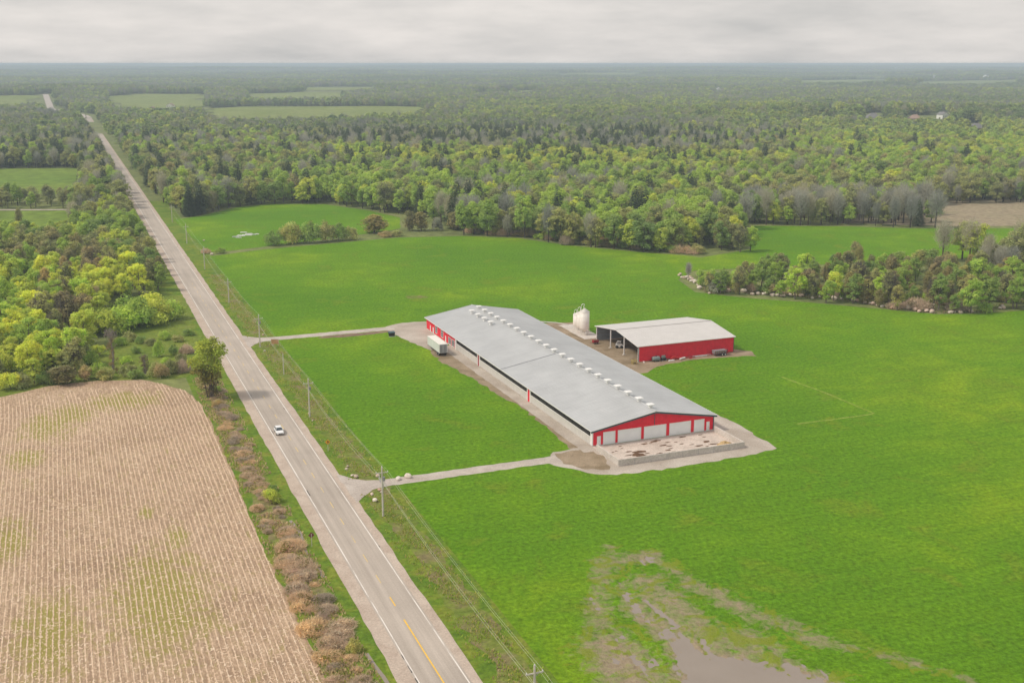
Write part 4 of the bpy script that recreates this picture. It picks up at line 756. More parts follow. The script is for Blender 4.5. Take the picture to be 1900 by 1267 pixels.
def crown_mesh(kind, seed, dens=1.0):
    rr = np.random.default_rng(seed * 31 + hash_(kind)); base = PAL[kind]
    if kind in ('spruce',):
        h = 12; V = []; C = []
        n = int(900 * dens); z = .8 + (h - .8) * (1 - np.sqrt(rr.random(n))); rad = 2.3 * (1 - (z - .5) / h) ** .85; a = rr.uniform(0, 6.283, n)
        lob = 1 + .2 * np.sin(a * 5 + z * 3); r_ = rad * np.sqrt(rr.uniform(.45, 1, n)) * lob
        p = np.stack([r_ * np.cos(a), r_ * np.sin(a), z], 1); o_ = np.stack([np.cos(a), np.sin(a), -.35 + 0 * a], 1); s2 = np.stack([-np.sin(a), np.cos(a), 0 * a], 1)
        L = (.55 * rr.uniform(.6, 1.3, n))[:, None]; V = np.stack([p - s2 * .18, p + s2 * .18, p + o_ * L + s2 * .1, p + o_ * L - s2 * .1], 1).reshape(-1, 3)
        C = np.repeat(np.asarray(base)[None] * rr.uniform(.65, 1.35, (n, 1)), 4, 0); return V, C
    if kind == 'cedar':
        nb = 15; cz = np.linspace(1.4, 8.6, nb); prof = np.sin(np.clip((cz + .5) / 10.5, 0, 1) * 3.05) ** .7; an = rr.uniform(0, 6.28, nb); rr_ = prof * rr.uniform(.4, 1.5, nb)
        ce = np.stack([rr_ * np.cos(an), rr_ * np.sin(an), cz], 1); return leaves(rr, ce, prof * 1.25 + .45, [int(62 * dens)] * nb, .34, [jit(rr, base, .2) for _ in range(nb)], (1, 1, 1.0), .5, .5, .2)
    if kind == 'brush':
        def ba(n, r2):
            a = r2.uniform(0, 6.283, n); q = np.sqrt(r2.random(n)) * 2.3; return np.stack([q * np.cos(a), q * np.sin(a), (1 - (q / 2.6) ** 2) * r2.uniform(.1, 1.9, n)], 1)
        V1, C1 = twigs(rr, int(620 * dens), ba, None, .75, .035, base)
        ce = [(rr.uniform(-1.6, 1.6), rr.uniform(-1.6, 1.6), rr.uniform(.3, 1.3)) for _ in range(8)]; V2, C2 = leaves(rr, ce, [.8] * 8, [int(26 * dens)] * 8, .16, [jit(rr, base, .2) if k % 3 else jit(rr, (.2, .19, .06), .2) for k in range(8)])
        return np.concatenate([V1, V2]), np.concatenate([C1, C2])
    if kind == 'bare':
        def ba(n, r2):
            d = r2.normal(size=(n, 3)); d /= np.linalg.norm(d, axis=1)[:, None]; return np.array([0, 0, 7.4]) + d * np.array([2.3, 2.3, 4.6]) * (r2.random(n) ** .55)[:, None]
        V, C = twigs(rr, int(620 * dens ** .6), ba, None, 1.7, .05, base); return V, C
    # broadleaf crowns: an uneven heap of blobs
    nb = 48; ce = []; ra = []; tall = rr.uniform(.85, 1.2); lean = rr.uniform(-.5, .5, 2); wide = rr.uniform(.85, 1.15)
    for k in range(nb):
        d = rr.normal(size=3); d /= np.linalg.norm(d); q = rr.uniform(.35, 1.0) ** .6; z = 6.3 + d[2] * 4.6 * q; wd = 3.1 / tall * wide * (1.05 - .28 * (z - 5) / 6)
        ce.append((d[0] * wd * q + lean[0] * (z - 4) * .3, d[1] * wd * q + lean[1] * (z - 4) * .3, z)); ra.append(rr.uniform(.5, 1.1))
    full = {'olive': .62, 'rust': .7, 'pale': .8}.get(kind, 1.0)
    V, C = leaves(rr, ce, ra, [int(52 * dens * full * (r_ / 1.0) ** 1.3) + 6 for r_ in ra], .30 / dens ** .45, [jit(rr, base, .13) for _ in ce])
    if kind in ('olive', 'rust', 'pale'):
        def ba(n, r2):
            d = r2.normal(size=(n, 3)); d /= np.linalg.norm(d, axis=1)[:, None]; return np.array([0, 0, 6.8]) + d * np.array([2.7, 2.7, 3.6]) * (r2.random(n) ** .4)[:, None]
        V3, C3 = twigs(rr, int(380 * dens), ba, None, 1.0, .05, (.19, .165, .14)); V = np.concatenate([V, V3]); C = np.concatenate([C, C3])
    return V, C
def bush_mesh(kind, seed):
    rr = np.random.default_rng(seed * 17 + hash_(kind) + 4); base = PAL[kind]; ce = []; ra = []
    for k in range(24):
        d = rr.normal(size=3); d /= np.linalg.norm(d); q = rr.uniform(.3, 1.0) ** .5; z = .7 + abs(d[2]) * 3.3 * q; ce.append((d[0] * 3.1 * q, d[1] * 3.1 * q, z)); ra.append(rr.uniform(.8, 1.45))
    return leaves(rr, ce, ra, [int(95 * (r_ / 1.1) ** 1.3) + 6 for r_ in ra], .21, [jit(rr, base, .2) for _ in ce])
def hash_(s_): return sum((i + 3) * ord(ch) for i, ch in enumerate(s_))
def trunk_mb(seed, h=8.5, r=.26, limbs=6, lim=3.2, low=.35):
    rr = random.Random(seed); m = MB(); pts = [(0, 0, -.3)]
    for k in range(1, 6): pts.append((pts[-1][0] + rr.uniform(-.22, .22), pts[-1][1] + rr.uniform(-.22, .22), h * k / 5))
    m.tube(pts, r, 7, r * .22)
    for k in range(limbs):
        q = low + (.9 - low) * k / max(1, limbs - 1); z = h * q; i = min(4, int(q * 5)); t_ = q * 5 - i; b0 = [pts[i][j] * (1 - t_) + pts[i + 1][j] * t_ for j in range(3)]; a = k * 2.4 + rr.uniform(-.4, .4); L = lim * (1.05 - .5 * q) * rr.uniform(.8, 1.2)
        m.tube([b0, (b0[0] + math.cos(a) * L * .5, b0[1] + math.sin(a) * L * .5, b0[2] + L * .42), (b0[0] + math.cos(a) * L, b0[1] + math.sin(a) * L, b0[2] + L * 1.05)], r * .42 * (1 - .5 * q), 5, r * .1)
    return m
def quads(n): return np.arange(4 * n, dtype=np.int32).reshape(-1, 4)
KINDS = ['yellow', 'fresh', 'olive', 'bare', 'cedar', 'spruce', 'pale', 'rust', 'deep', 'brush']; NV = 4
CROWN = {}; TRUNK = {}
for kd in KINDS:
    for s_ in range(NV):
        V, C = crown_mesh(kd, s_, 2.4); CROWN[kd, s_] = np_mesh('crown', V, quads(len(V) // 4), C, (M_LEAF,))
        tm = {'spruce': (10.5, .2, 0, 0, .3), 'cedar': (7.5, .2, 3, 1.2, .3), 'brush': (1.4, .06, 5, 1.0, .1), 'bare': (10.5, .22, 9, 3.4, .25)}.get(kd, (8.5, .26, 7, 3.3, .33))
        me = trunk_mb(s_ * 7 + 3, *tm).mesh('trunk'); me.materials.append(M_BARKL if kd in ('bare', 'pale') else M_BARK); TRUNK[kd, s_] = me
for kd in KINDS[:-1]:
    for s_ in range(NV):
        V, C = bush_mesh(kd, s_); CROWN['bush ' + kd, s_] = np_mesh('bush', V, quads(len(V) // 4), C, (M_LEAF,)); me = trunk_mb(s_ * 7 + 3, 3.0, .12, 7, 2.0, .1).mesh('stems'); me.materials.append(M_BARK); TRUNK['bush ' + kd, s_] = me
def plant(name, kind, x, y, sc_, label, cat='tree', group=None, squash=1.0, z=0.0, s_=None, part=('trunk', 'crown')):
    s_ = rnd.randrange(NV) if s_ is None else s_
    t = empty(name, (x, y, z), rnd.uniform(0, 6.28), sc_); t.scale = (sc_, sc_, sc_ * squash); tag(t, label, cat, group)
    link(part[0], TRUNK[kind, s_], None, t); link(part[1], CROWN[kind, s_], None, t); return t
def shrub(kind, px, py, w, h, label, group=None, name='shrub'):
    """a bush: a crown kind set on the ground, w wide and h tall in metres"""
    x, y = S(px, py); t = plant(name, kind if kind in ('brush', 'cedar') else 'bush ' + kind, x, y, 1.0, label, 'shrub', group, part=('stems', 'foliage'))
    if kind == 'brush': t.scale = (w / 5.0, w / 5.0, h / 2.3)
    elif kind == 'cedar': t.scale = (w / 4.2, w / 4.2, h / 9.8)
    else: t.scale = (w / 7.6, w / 7.6, h / 5.0)
    return t
# single trees and bushes that stand out
x, y = S(391, 738)
t = empty('roadside_tree', (x, y, 0), 1.0); tag(t, 'tall ivy-clad tree at the corner of the stubble field beside the road', 'tree')
m = trunk_mb(77, 12.5, .42, 9, 3.0, .2); [m.tube([(a, b2, 0), (a * 2.2, b2 * 2.2, 6), (a * 3.6, b2 * 3.2, 12.5)], .22, 6, .05) for a, b2 in ((.6, .3), (-.5, .5), (.1, -.7))]; m.build('trunk', M_BARK, t)
rr = np.random.default_rng(5); ce = []; ra = []; co = []
for k in range(64):
    z = rr.uniform(5.2, 15.4); q = (4.7 if z > 7.5 else 2.6) * math.sin(min(1, max(.12, (16.8 - z) / 8)) * 1.75) ** .8; a = rr.uniform(0, 6.28); q *= rr.uniform(.2, 1); ce.append((q * math.cos(a) + .1 * (z - 6), q * math.sin(a), z)); ra.append(rr.uniform(1.1, 1.9)); co.append(jit(rr, (.44, .52, .09) if z > 8 else (.29, .29, .09), .2))
V, C = leaves(rr, ce, ra, [110] * 64, .27, co); link('crown', np_mesh('crown', V, quads(len(V) // 4), C, (M_LEAF,)), None, t)
ce = [(rr.uniform(-1.7, 1.7), rr.uniform(-1.7, 1.7), rr.uniform(.8, 5.6)) for _ in range(16)]; V, C = leaves(rr, ce, [1.0] * 16, [46] * 16, .22, [jit(rr, (.27, .22, .11), .25) for _ in ce]); link('ivy', np_mesh('ivy', V, quads(len(V) // 4), C, (M_LEAF,)), None, t)
def snag(px, py, h, label, top):
    x, y = S(px, py); t = empty('dead_tree', (x, y, 0), px); tag(t, label, 'tree'); trunk_mb(px, h * .9, .45, 6, 1.8, .55).build('trunk', M_BARKL, t); rr = np.random.default_rng(px)
    ce = [(rr.normal() * .5, rr.normal() * .5, z) for z in np.linspace(.6, h * .78, 13)]; V, C = leaves(rr, ce, [.75] * 13, [42] * 13, .2, [jit(rr, (.30, .24, .13), .25) for _ in ce]); link('ivy', np_mesh('ivy', V, quads(len(V) // 4), C, (M_LEAF,)), None, t)
    if top:
        def ba(n, r2): d = r2.normal(size=(n, 3)); d /= np.linalg.norm(d, axis=1)[:, None]; return np.array([0, 0, h * .86]) + d * np.array([1.9, 1.9, 1.8]) * (r2.random(n) ** .5)[:, None]
        V, C = twigs(rr, 420, ba, None, .9, .04, (.40, .33, .27)); link('crown', np_mesh('crown', V, quads(len(V) // 4), C, (M_LEAF,)), None, t)
snag(211, 692, 13.0, 'tall ivy-wrapped dead tree with bare broken top behind the stubble field', True); snag(270, 694, 6.6, 'short ivy-wrapped stump in the hedge behind the stubble field', False)
for kd, px, py, sc_, lb in (('olive', 141, 694, .98, 'spreading half-bare tree left of the tall dead tree'), ('spruce', 62, 648, .70, 'dark spruce standing among bright trees in the left wood'), ('spruce', -6, 640, .75, 'dark spruce at the left picture edge'), ('yellow', 64, 712, .72, 'low yellow-green tree at the left end of the field hedge'), ('fresh', 1635, 562, 1.0, 'full bright green tree in front of the copse, right of middle'), ('fresh', 1561, 553, .62, 'small rounded bright green tree in front of the copse, left of the fuller one'), ('bare', 1277, 520, .62, 'thin leafless sapling at the left tip of the copse'), ('yellow', 200, 412, 1.55, 'big round yellow-green tree where the side road meets the road'), ('olive', 1373, 468, 1.15, 'tall-stemmed olive tree at the corner of the right green field'), ('fresh', 1392, 466, 1.1, 'slim fresh green tree at the corner of the right green field')):
    x, y = S(px, py); plant('tree', kd, x, y, sc_, lb)
for kd, px, py, w, h, lb in (('pale', 1330, 543, 7.5, 6.5, 'pale blossoming bush at the left end of the copse'), ('brush', 1700, 572, 12, 4.2, 'wide brown leafless brush in front of the copse'), ('brush', 1660, 572, 7, 2.8, 'low brown brush left of the wide one before the copse'), ('brush', 1775, 576, 9, 4.0, 'mauve-brown brush near the right end of the copse'), ('fresh', 1826, 578, 6, 4.2, 'round green bush at the right end of the boulder row'), ('cedar', 694, 432, 11.5, 9.5, 'dark round juniper bush between the two green fields'), ('deep', 508, 455, 10, 9.0, 'leftmost bush of the big clump between the green fields'), ('olive', 540, 452, 12, 12, 'second bush from the left in the clump between the green fields'), ('deep', 575, 450, 12, 12.5, 'tallest middle bush of the clump between the green fields'), ('olive', 605, 448, 11, 11.5, 'fourth bush of the clump between the green fields'), ('deep', 628, 446, 11, 11, 'fifth bush of the clump between the green fields'), ('olive', 650, 445, 8.5, 7.5, 'rightmost low bush of the clump between the green fields'), ('rust', 716, 439, 9, 3.2, 'reddish low scrub right below the dark round juniper'), ('olive', 735, 438, 8, 3.4, 'low scrub between the juniper and the treeline'), ('deep', 409, 470, 5.5, 3.4, 'small dark bush at the lower corner of the upper field'), ('brush', 382, 470, 5, 2.6, 'small brown bush by the fence at the upper field corner'), ('brush', 1052, 454, 8, 6, 'brown bush at the edge of the hay field under the treeline'), ('cedar', 760, 428, 6, 10.5, 'leftmost dark cedar at the corner of the hay field'), ('cedar', 782, 428, 7, 10, 'second dark cedar at the corner of the hay field'), ('pale', 810, 428, 6.5, 9, 'pale silvery bush between the dark cedars'), ('cedar', 845, 427, 7.5, 10, 'right dark cedar beside the silvery bush')):
    shrub(kd, px, py, w, h, lb)
for px, py, w, h in ((1303, 530, 6, 4.5), (1318, 522, 7, 6), (1345, 528, 7, 6.5), (1302, 514, 5, 4), (1362, 534, 7, 6)): shrub('fresh', px, py, w, h, 'green bush between the rock heap and the copse', 'bushes at the left tip of the copse')
for k in range(46):
    q = k / 45; px = 1335 + 560 * q + rnd.uniform(-6, 6); py = float(np.interp(px, [1335, 1400, 1500, 1640, 1740, 1900], [536, 543, 549, 560, 567, 560])) - rnd.uniform(0, 9); kd = rnd.choice(('olive', 'deep', 'rust', 'fresh', 'brush', 'olive'))
    shrub(kd, px, py, rnd.uniform(4, 6.5), rnd.uniform(2.2, 4.2), {'olive': 'olive', 'deep': 'dark green', 'rust': 'rusty', 'fresh': 'fresh green', 'brush': 'brown leafless'}[kd] + ' undergrowth bush along the front of the copse', 'undergrowth bushes along the copse')
for k in range(60):
    q = (k + rnd.random()) / 60; px = 865 + 430 * q; py = float(np.interp(px, [865, 960, 1060, 1200, 1270, 1300], [434, 438, 452, 465, 470, 474])) - rnd.uniform(-.5, 5); kd = rnd.choice(('olive', 'deep', 'rust', 'fresh', 'brush', 'brush'))
    shrub(kd, px, py, rnd.uniform(5, 9), rnd.uniform(2.5, 5.5), {'olive': 'olive', 'deep': 'dark green', 'rust': 'rusty', 'fresh': 'fresh green', 'brush': 'brown leafless'}[kd] + ' bush at the foot of the treeline behind the hay field', 'bushes at the foot of the treeline')
# hedge behind the stubble field
for k, (px, py, w, h, kd) in enumerate(((20, 722, 7, 5.5, 'yellow'), (40, 718, 6, 4.5, 'olive'), (85, 712, 6.5, 4.8, 'deep'), (105, 709, 6, 5.2, 'olive'), (122, 711, 6.5, 5.0, 'cedar'), (165, 704, 6, 4.6, 'rust'), (182, 701, 5, 5.5, 'fresh'), (196, 703, 5.5, 3.8, 'olive'), (238, 697, 6, 4.0, 'olive'), (252, 702, 4.5, 3.2, 'deep'), (288, 697, 5, 4.6, 'olive'), (302, 699, 5.5, 4.8, 'rust'), (318, 693, 5, 5.0, 'olive'), (340, 690, 5, 4.2, 'brush'), (252, 655, 3.5, 2.8, 'deep'), (296, 662, 4, 6.0, 'fresh'), (322, 658, 3, 4.0, 'deep'), (346, 655, 5, 3.0, 'brush'), (8, 690, 8, 7, 'yellow'), (60, 690, 8, 7, 'fresh'), (100, 676, 8, 7, 'yellow'), (225, 640, 4, 3, 'fresh'), (240, 632, 5, 3.5, 'olive'), (262, 636, 4, 3, 'deep'), (280, 640, 4, 2.6, 'olive'), (305, 630, 5, 3.4, 'fresh'), (330, 634, 4, 2.8, 'olive'), (350, 622, 4, 2.6, 'deep'), (336, 672, 4, 3.2, 'olive'), (310, 678, 4, 3, 'fresh'), (235, 674, 4, 3, 'fresh'), (170, 676, 6, 5, 'fresh'), (185, 660, 5, 4, 'yellow'))):
    shrub(kd, px, py, w, h, 'rounded bush in the hedge behind the stubble field' if k < 14 else 'small bush in the grassy clearing behind the hedge', 'hedge bushes behind the stubble field' if k < 14 else 'bushes in the clearing')
for k, (px, py, w, h) in enumerate(((195, 618, 14, 9), (225, 612, 15, 10), (258, 606, 15, 10.5), (290, 600, 14, 9.5), (318, 592, 11, 8), (240, 590, 14, 9), (275, 586, 14, 9))): shrub('fresh' if k % 3 else 'yellow', px, py, w, h, 'broad soft green willow bush beside the clearing in the left wood', 'willow bushes in the left wood')
# brown brush in the ditch between the stubble field and the road
for k in range(130):
    u = 112 + 195 * ((k + rnd.random()) / 130); v = 31.9 + rnd.uniform(-2.3, 2.1) + (1.0 if u > 240 else 0); x, y = W(u, v); w = rnd.uniform(1.8, 4.2)
    big = 150 < u < 200 or 120 < u < 140
    t = plant('ditch_shrub', 'brush', x, y, 1, 'brown leafless brush in the left ditch ' + ('at the bottom of the picture' if u < 155 else 'below the maroon sign' if u < 190 else 'between the maroon sign and the yellow-green bush' if u < 216 else 'opposite the white car' if u < 265 else 'near the tall roadside tree'), 'shrub', 'brush along the left ditch', part=('stems', 'foliage')); w *= 1.25 if big else .8; t.scale = (w / 5 * rnd.uniform(.8, 1.5), w / 5 * rnd.uniform(.8, 1.3), w / 5 * rnd.uniform(.45, .85))
for u, v, w, h, kd, lb in ((216, 33.2, 4.4, 3.2, 'yellow', 'yellow-green bush among the brown ditch brush'), (151, 34.4, 2.6, 2.6, 'olive', 'thin young tree in the left ditch near the bottom'), (287, 31.6, 3.2, 2.2, 'rust', 'pinkish bush at the foot of the tall roadside tree'), (300, 33, 3.4, 2.6, 'deep', 'dark bush behind the tall roadside tree'), (222, 34.8, 2.4, 1.8, 'deep', 'low dark green bush at the left ditch edge')):
    x, y = W(u, v); pxx, pyy = proj(x, y, 0); shrub(kd, float(pxx), float(pyy), w, h, lb)

# ------------------------------------------------------------------ houses and barns among the woods
def house(px, py, w, d, h, roofm, wallm, label, name='house', turn=0.0, far=False, hip=False, vis=(12, 9, 4)):
    """py is the row of the ridge as seen; the house stands on the land there"""
    rh = w * .28 if not hip else w * .32; x, y = S(px, py, h + rh, True); z = float(H(x, y)); t = empty(name, (x, y, z), turn); tag(t, label, 'house' if name == 'house' else 'barn')
    wl_ = MB().box(-w / 2, w / 2, -d / 2, d / 2, -.5, h)
    if not hip: [wl_.face([(-w / 2, yy, h), (w / 2, yy, h), (0, yy, h + rh - .25)]) for yy in (-d / 2, d / 2)]
    wl_.build('wall', wallm, t); o_ = .5; rp = 0 if not hip else d * .3; m = MB()
    if hip: m.loft([[(-w / 2 - o_, -d / 2 - o_, h), (w / 2 + o_, -d / 2 - o_, h), (w / 2 + o_, d / 2 + o_, h), (-w / 2 - o_, d / 2 + o_, h)], [(-w * .12, -d * .12, h + rh), (w * .12, -d * .12, h + rh), (w * .12, d * .12, h + rh), (-w * .12, d * .12, h + rh)]])
    else:
        for s_ in (-1, 1): m.loft([[(0, yy, h + rh), (0, yy, h + rh - .3), (s_ * (w / 2 + o_), yy, h - .45), (s_ * (w / 2 + o_), yy, h - .1)] for yy in (-d / 2 - o_, d / 2 + o_)])
    r_ = m.build('roof', roofm, t)
    if name == 'house': MB().box(w * .18, w * .18 + .9, d * .1, d * .1 + .9, h + .3, h + rh + .9).build('chimney', M_BRICKW, r_)
    for k in range(3):
        wx_ = -w / 2 + w * (k + .5) / 3; f_ = MB().box(wx_ - .75, wx_ + .75, -d / 2 - .06, -d / 2 - .01, h * .45, h * .45 + 1.5).build('window', M_WHITE, t); MB().box(wx_ - .62, wx_ + .62, -d / 2 - .08, -d / 2 - .061, h * .45 + .12, h * .45 + 1.38).build('pane', M_GLASS, f_)
    MB().box(-.55, .55, -d / 2 - .07, -d / 2 - .012, 0, 2.1).build('door', M_REDD, t)
    OPEN.append([(px - vis[0] + 1, py), (px + vis[0] - 1, py), (px + vis[0] - 1, py + vis[2]), (px - vis[0] + 1, py + vis[2])])
house(1473, 205, 9, 10, 6.5, M_SHING, M_BRICKW, 'narrow tan house, leftmost on the wooded ridge at right', vis=(6, 9, 7)); house(1507, 205, 7, 9, 6.5, M_SHINGB, M_BRICKW, 'slim tan house, second from left on the wooded ridge', vis=(4, 9, 7))
house(1540, 204, 12, 12, 7, M_SHING, M_BRICKW, 'tan house with tall gable, third from left on the wooded ridge', turn=.5, vis=(9, 9, 9)); house(1620, 210, 22, 14, 5, M_SHING, M_BRICKW, 'wide grey-roofed house in the middle of the wooded ridge', hip=True, vis=(16, 9, 7))
house(1698, 213, 16, 14, 5, M_SHINGB, M_BRICKW, 'brown hip-roofed house right of the wide grey one', hip=True, vis=(12, 9, 9)); house(1750, 208, 12, 12, 6, M_SHING, M_WHITE, 'dark-roofed house with white gable on the wooded ridge', turn=.4, vis=(9, 9, 7))
house(1758, 224, 13, 12, 4.5, M_SHINGB, M_BRICKW, 'brown-roofed house below the white-gabled one', hip=True, vis=(9, 9, 5)); house(1812, 229, 18, 14, 5, M_SHING, M_BRICKW, 'grey hip-roofed house, rightmost on the wooded ridge', hip=True, vis=(13, 9, 9))
house(385, 211, 14, 12, 4, M_SHING, M_WHITE, 'pale house at the left end of the long far meadow', vis=(5, 4, 4)); house(316, 192, 15, 12, 5, M_SHINGB, M_CREAM, 'cream farmhouse below the hillside meadow', vis=(6, 4, 4)); house(283, 198, 26, 12, 4, M_SHINGB, M_BRICKW, 'long low tan barn below the hillside meadow', 'far_barn', vis=(9, 3, 3)); house(262, 201, 14, 9, 3, M_WHITE, M_WHITE, 'small white-roofed shed beside the far road', 'far_barn', vis=(5, 3, 3))
house(300, 243, 9, 9, 3, M_WHITE, M_WHITE, 'white-roofed shed in the woods right of the road', 'far_barn', vis=(5, 3, 4)); house(444, 322, 9.5, 8, 3, M_WHITE, M_CREAM, 'white-roofed house half hidden in the wood behind the upper field', vis=(10, 4, 6)); house(684, 288, 6, 6, 3, M_WHITE, M_WHITE, 'tiny white shed at the edge of the sunny wood', 'far_barn', vis=(4, 3, 4))
house(1333, 163, 22, 12, 6, M_WHITE, M_WHITE, 'white barn far off in the woods right of the middle', 'far_barn', vis=(6, 3, 4)); house(1734, 139, 24, 14, 12, M_WHITE, M_WHITE, 'tall white barn near the horizon at right', 'far_barn', vis=(5, 3, 5)); house(1830, 138, 46, 16, 6, M_WHITE, M_WHITE, 'long white barn near the horizon at far right', 'far_barn', vis=(8, 3, 4)); house(1662, 127, 55, 20, 8, M_WHITE, M_WHITE, 'white barn on the horizon left of the tall one', 'far_barn', vis=(6, 3, 3)); house(1045, 137, 50, 18, 6, M_WHITE, M_WHITE, 'pale barn in the far valley at the middle', 'far_barn', vis=(8, 3, 3))

# ------------------------------------------------------------------ the woods
def cand(d0, d1, sp, rng):
    ys = np.arange(-sp, d1 + sp, sp); xm = d1 * .62
    gx_, gy_ = np.meshgrid(np.arange(-xm, xm, sp), ys); gx_ = gx_.ravel() + rng.uniform(-.46, .46, gx_.size) * sp; gy_ = gy_.ravel() + rng.uniform(-.46, .46, gy_.size) * sp
    d = np.hypot(gx_, gy_); k = (d >= d0) & (d < d1) & (np.abs(gx_) < gy_ * .53 + 45); return gx_[k], gy_[k]
HAYP = np.array(hay)
def usable(x, y, h, clump=False):
    z = H(x, y); u, v = toUV(x, y); ok = ~inpoly(x, y, [tuple(p) for p in hay]) & ~inpoly(x, y, [tuple(S(*p)) for p in G_POLY])
    ok &= ~((u < 2040) & (v > 33.5) & (v < 57 + 5 * (u < 720))) & ~((u < 320) & (v < 60)) & ~((u < 335) & (v < 40))
    if clump: ok &= ~((u < 2040) & (v > 22) & (v < 68))
    # nothing grows on the side road, and the clearing stays open
    su = 718.7 - (v - 40) * .38; ok &= ~((np.abs(u - su) < 7) & (v < 45))
    bx, by = proj(x, y, z)
    ok &= ~inpoly(bx, by, [(150, 720), (175, 640), (205, 565), (250, 550), (310, 540), (352, 560), (380, 700)])
    ok &= ~inpoly(bx, by, [(470, 462), (470, 430), (760, 395), (860, 432), (860, 444)])
    for f_ in (0.0, .3, .6, .85, 1.0):
        for off in ((-13, 0, 13) if clump else (-3, 3)):
            qx, qy = proj(x + off, y, z + h * f_)
            for po in OPEN: ok &= ~inpoly(qx, qy, po)
    if clump:
        for a in fl[::2]: ok &= (np.hypot(x - a[0], y - a[1]) > 34)
    qx, qy = proj(x, y, z + h)
    ok &= ~inpoly(qx, qy, [(70, 174), (98, 174), (110, 204), (80, 206)])
    return ok
KI = {k: i for i, k in enumerate(KINDS)}
def species(x, y, h, rng):
    tx, ty = proj(x, y, H(x, y) + h * .8); n = len(x); w = np.zeros((n, len(KINDS)))
    def put(mask, **kw):
        for k in KINDS: w[mask, KI[k]] = kw.get(k, 0)
    put(np.ones(n, bool), fresh=.30, olive=.32, yellow=.05, bare=.13, cedar=.02, spruce=.10, rust=.03, deep=.08, pale=.02)
    put((tx < 345) & (ty > 395), yellow=.58, fresh=.24, olive=.10, rust=.04, deep=.04)
    put(inpoly(tx, ty, [(-80, 425), (150, 430), (225, 440), (215, 470), (-80, 470)]), rust=.28, olive=.37, cedar=.15, fresh=.2)
    put(inpoly(tx, ty, [(-80, 395), (235, 395), (260, 430), (-80, 432)]), fresh=.45, deep=.25, yellow=.2, olive=.1)
    put(inpoly(tx, ty, [(210, 440), (300, 430), (320, 520), (270, 500)]), deep=.4, olive=.35, cedar=.2, fresh=.05)
    put(inpoly(tx, ty, [(-80, 335), (245, 330), (250, 392), (-80, 392)]), olive=.35, deep=.35, cedar=.12, bare=.1, fresh=.08)
    put(inpoly(tx, ty, [(-80, 200), (180, 215), (230, 312), (-80, 312)]), olive=.35, deep=.27, spruce=.18, bare=.1, fresh=.1)
    put(inpoly(tx, ty, [(190, 200), (560, 225), (640, 300), (560, 345), (330, 400), (260, 330)]), olive=.32, deep=.22, spruce=.1, fresh=.2, bare=.07, rust=.06, yellow=.03)
    put(inpoly(tx, ty, [(480, 320), (900, 290), (1480, 300), (1380, 420), (1130, 470), (860, 440), (740, 400)]), fresh=.52, yellow=.06, olive=.18, bare=.07, deep=.10, rust=.01, spruce=.05)
    put(inpoly(tx, ty, [(1130, 395), (1400, 385), (1400, 470), (1100, 470)]), fresh=.40, olive=.2, deep=.15, cedar=.15, yellow=.1)
    put(inpoly(tx, ty, [(600, 266), (780, 272), (1100, 274), (1500, 284), (1500, 308), (1000, 300), (640, 292)]), yellow=.50, fresh=.28, olive=.10, spruce=.12)  # band of yellower species, their colour also standing in for sunlight on it
    put(inpoly(tx, ty, [(500, 225), (1330, 218), (1340, 275), (1100, 272), (560, 262)]), spruce=.36, olive=.26, bare=.18, deep=.08, fresh=.12)
    put(inpoly(tx, ty, [(860, 190), (1500, 185), (1500, 222), (860, 224)]), fresh=.42, olive=.3, yellow=.12, deep=.1, spruce=.06)
    put(inpoly(tx, ty, [(1430, 222), (1960, 222), (1960, 285), (1480, 275)]), yellow=.38, fresh=.30, olive=.2, deep=.09, spruce=.03)
    put(inpoly(tx, ty, [(1460, 198), (1960, 200), (1960, 224), (1460, 218)]), spruce=.5, deep=.35, olive=.15)
    put(inpoly(tx, ty, [(1370, 285), (1960, 285), (1960, 350), (1400, 350)]), olive=.34, fresh=.30, rust=.08, deep=.18, yellow=.07, bare=.03)
    put(inpoly(tx, ty, [(1360, 350), (1960, 345), (1960, 372), (1640, 385), (1560, 400), (1380, 395)]), bare=.66, olive=.16, deep=.10, fresh=.08)
    put(inpoly(tx, ty, [(1390, 372), (1700, 390), (1900, 400), (1900, 425), (1390, 420)]), fresh=.30, yellow=.16, olive=.26, bare=.18, deep=.1)
    put((tx > 1255) & (ty > 425), cedar=.26, rust=.13, olive=.27, fresh=.20, deep=.13, yellow=.01)
    put(inpoly(tx, ty, [(1255, 430), (1480, 440), (1480, 560), (1255, 560)]), fresh=.42, deep=.26, olive=.22, yellow=.02, cedar=.08)
    put(inpoly(tx, ty, [(1740, 425), (1960, 425), (1960, 475), (1850, 480), (1740, 460)]), bare=.5, cedar=.3, olive=.2)
    bd = wave(x * .35, y, 1300, 2.2) + .5 * wave(x * .5, y, 520, .7); d_ = np.hypot(x, y)
    put((d_ > 3600) & (bd > .12), deep=.45, spruce=.35, olive=.2); put((d_ > 3600) & (bd < -.45), fresh=.4, yellow=.25, olive=.35)
    put((d_ > 2300) & (d_ <= 3600) & (bd > .35), deep=.4, spruce=.2, olive=.4)
    for i in range(len(KINDS)): w[:, i] *= np.exp(1.1 * wave(x, y, 90 + 8 * i, 1.0 + i) + .6 * wave(x, y, 260 + 17 * i, 3.0 + i))
    c_ = np.cumsum(w, 1); c_ /= c_[:, -1:]; return np.argmax(c_ > rng.random(n)[:, None], 1)
HEIGHT = np.array([1.0, 1.0, 1.0, 1.0, 1.0, 1.05, .85, .95, 1.0, 1.0])
rng = np.random.default_rng(3)
x1, y1 = cand(305, 1300, 6.9, rng); d1 = np.hypot(x1, y1)
keep = (rng.random(len(x1)) < np.where(d1 < 700, .96, .90)); x1, y1, d1 = x1[keep], y1[keep], d1[keep]
u1, v1 = toUV(x1, y1)
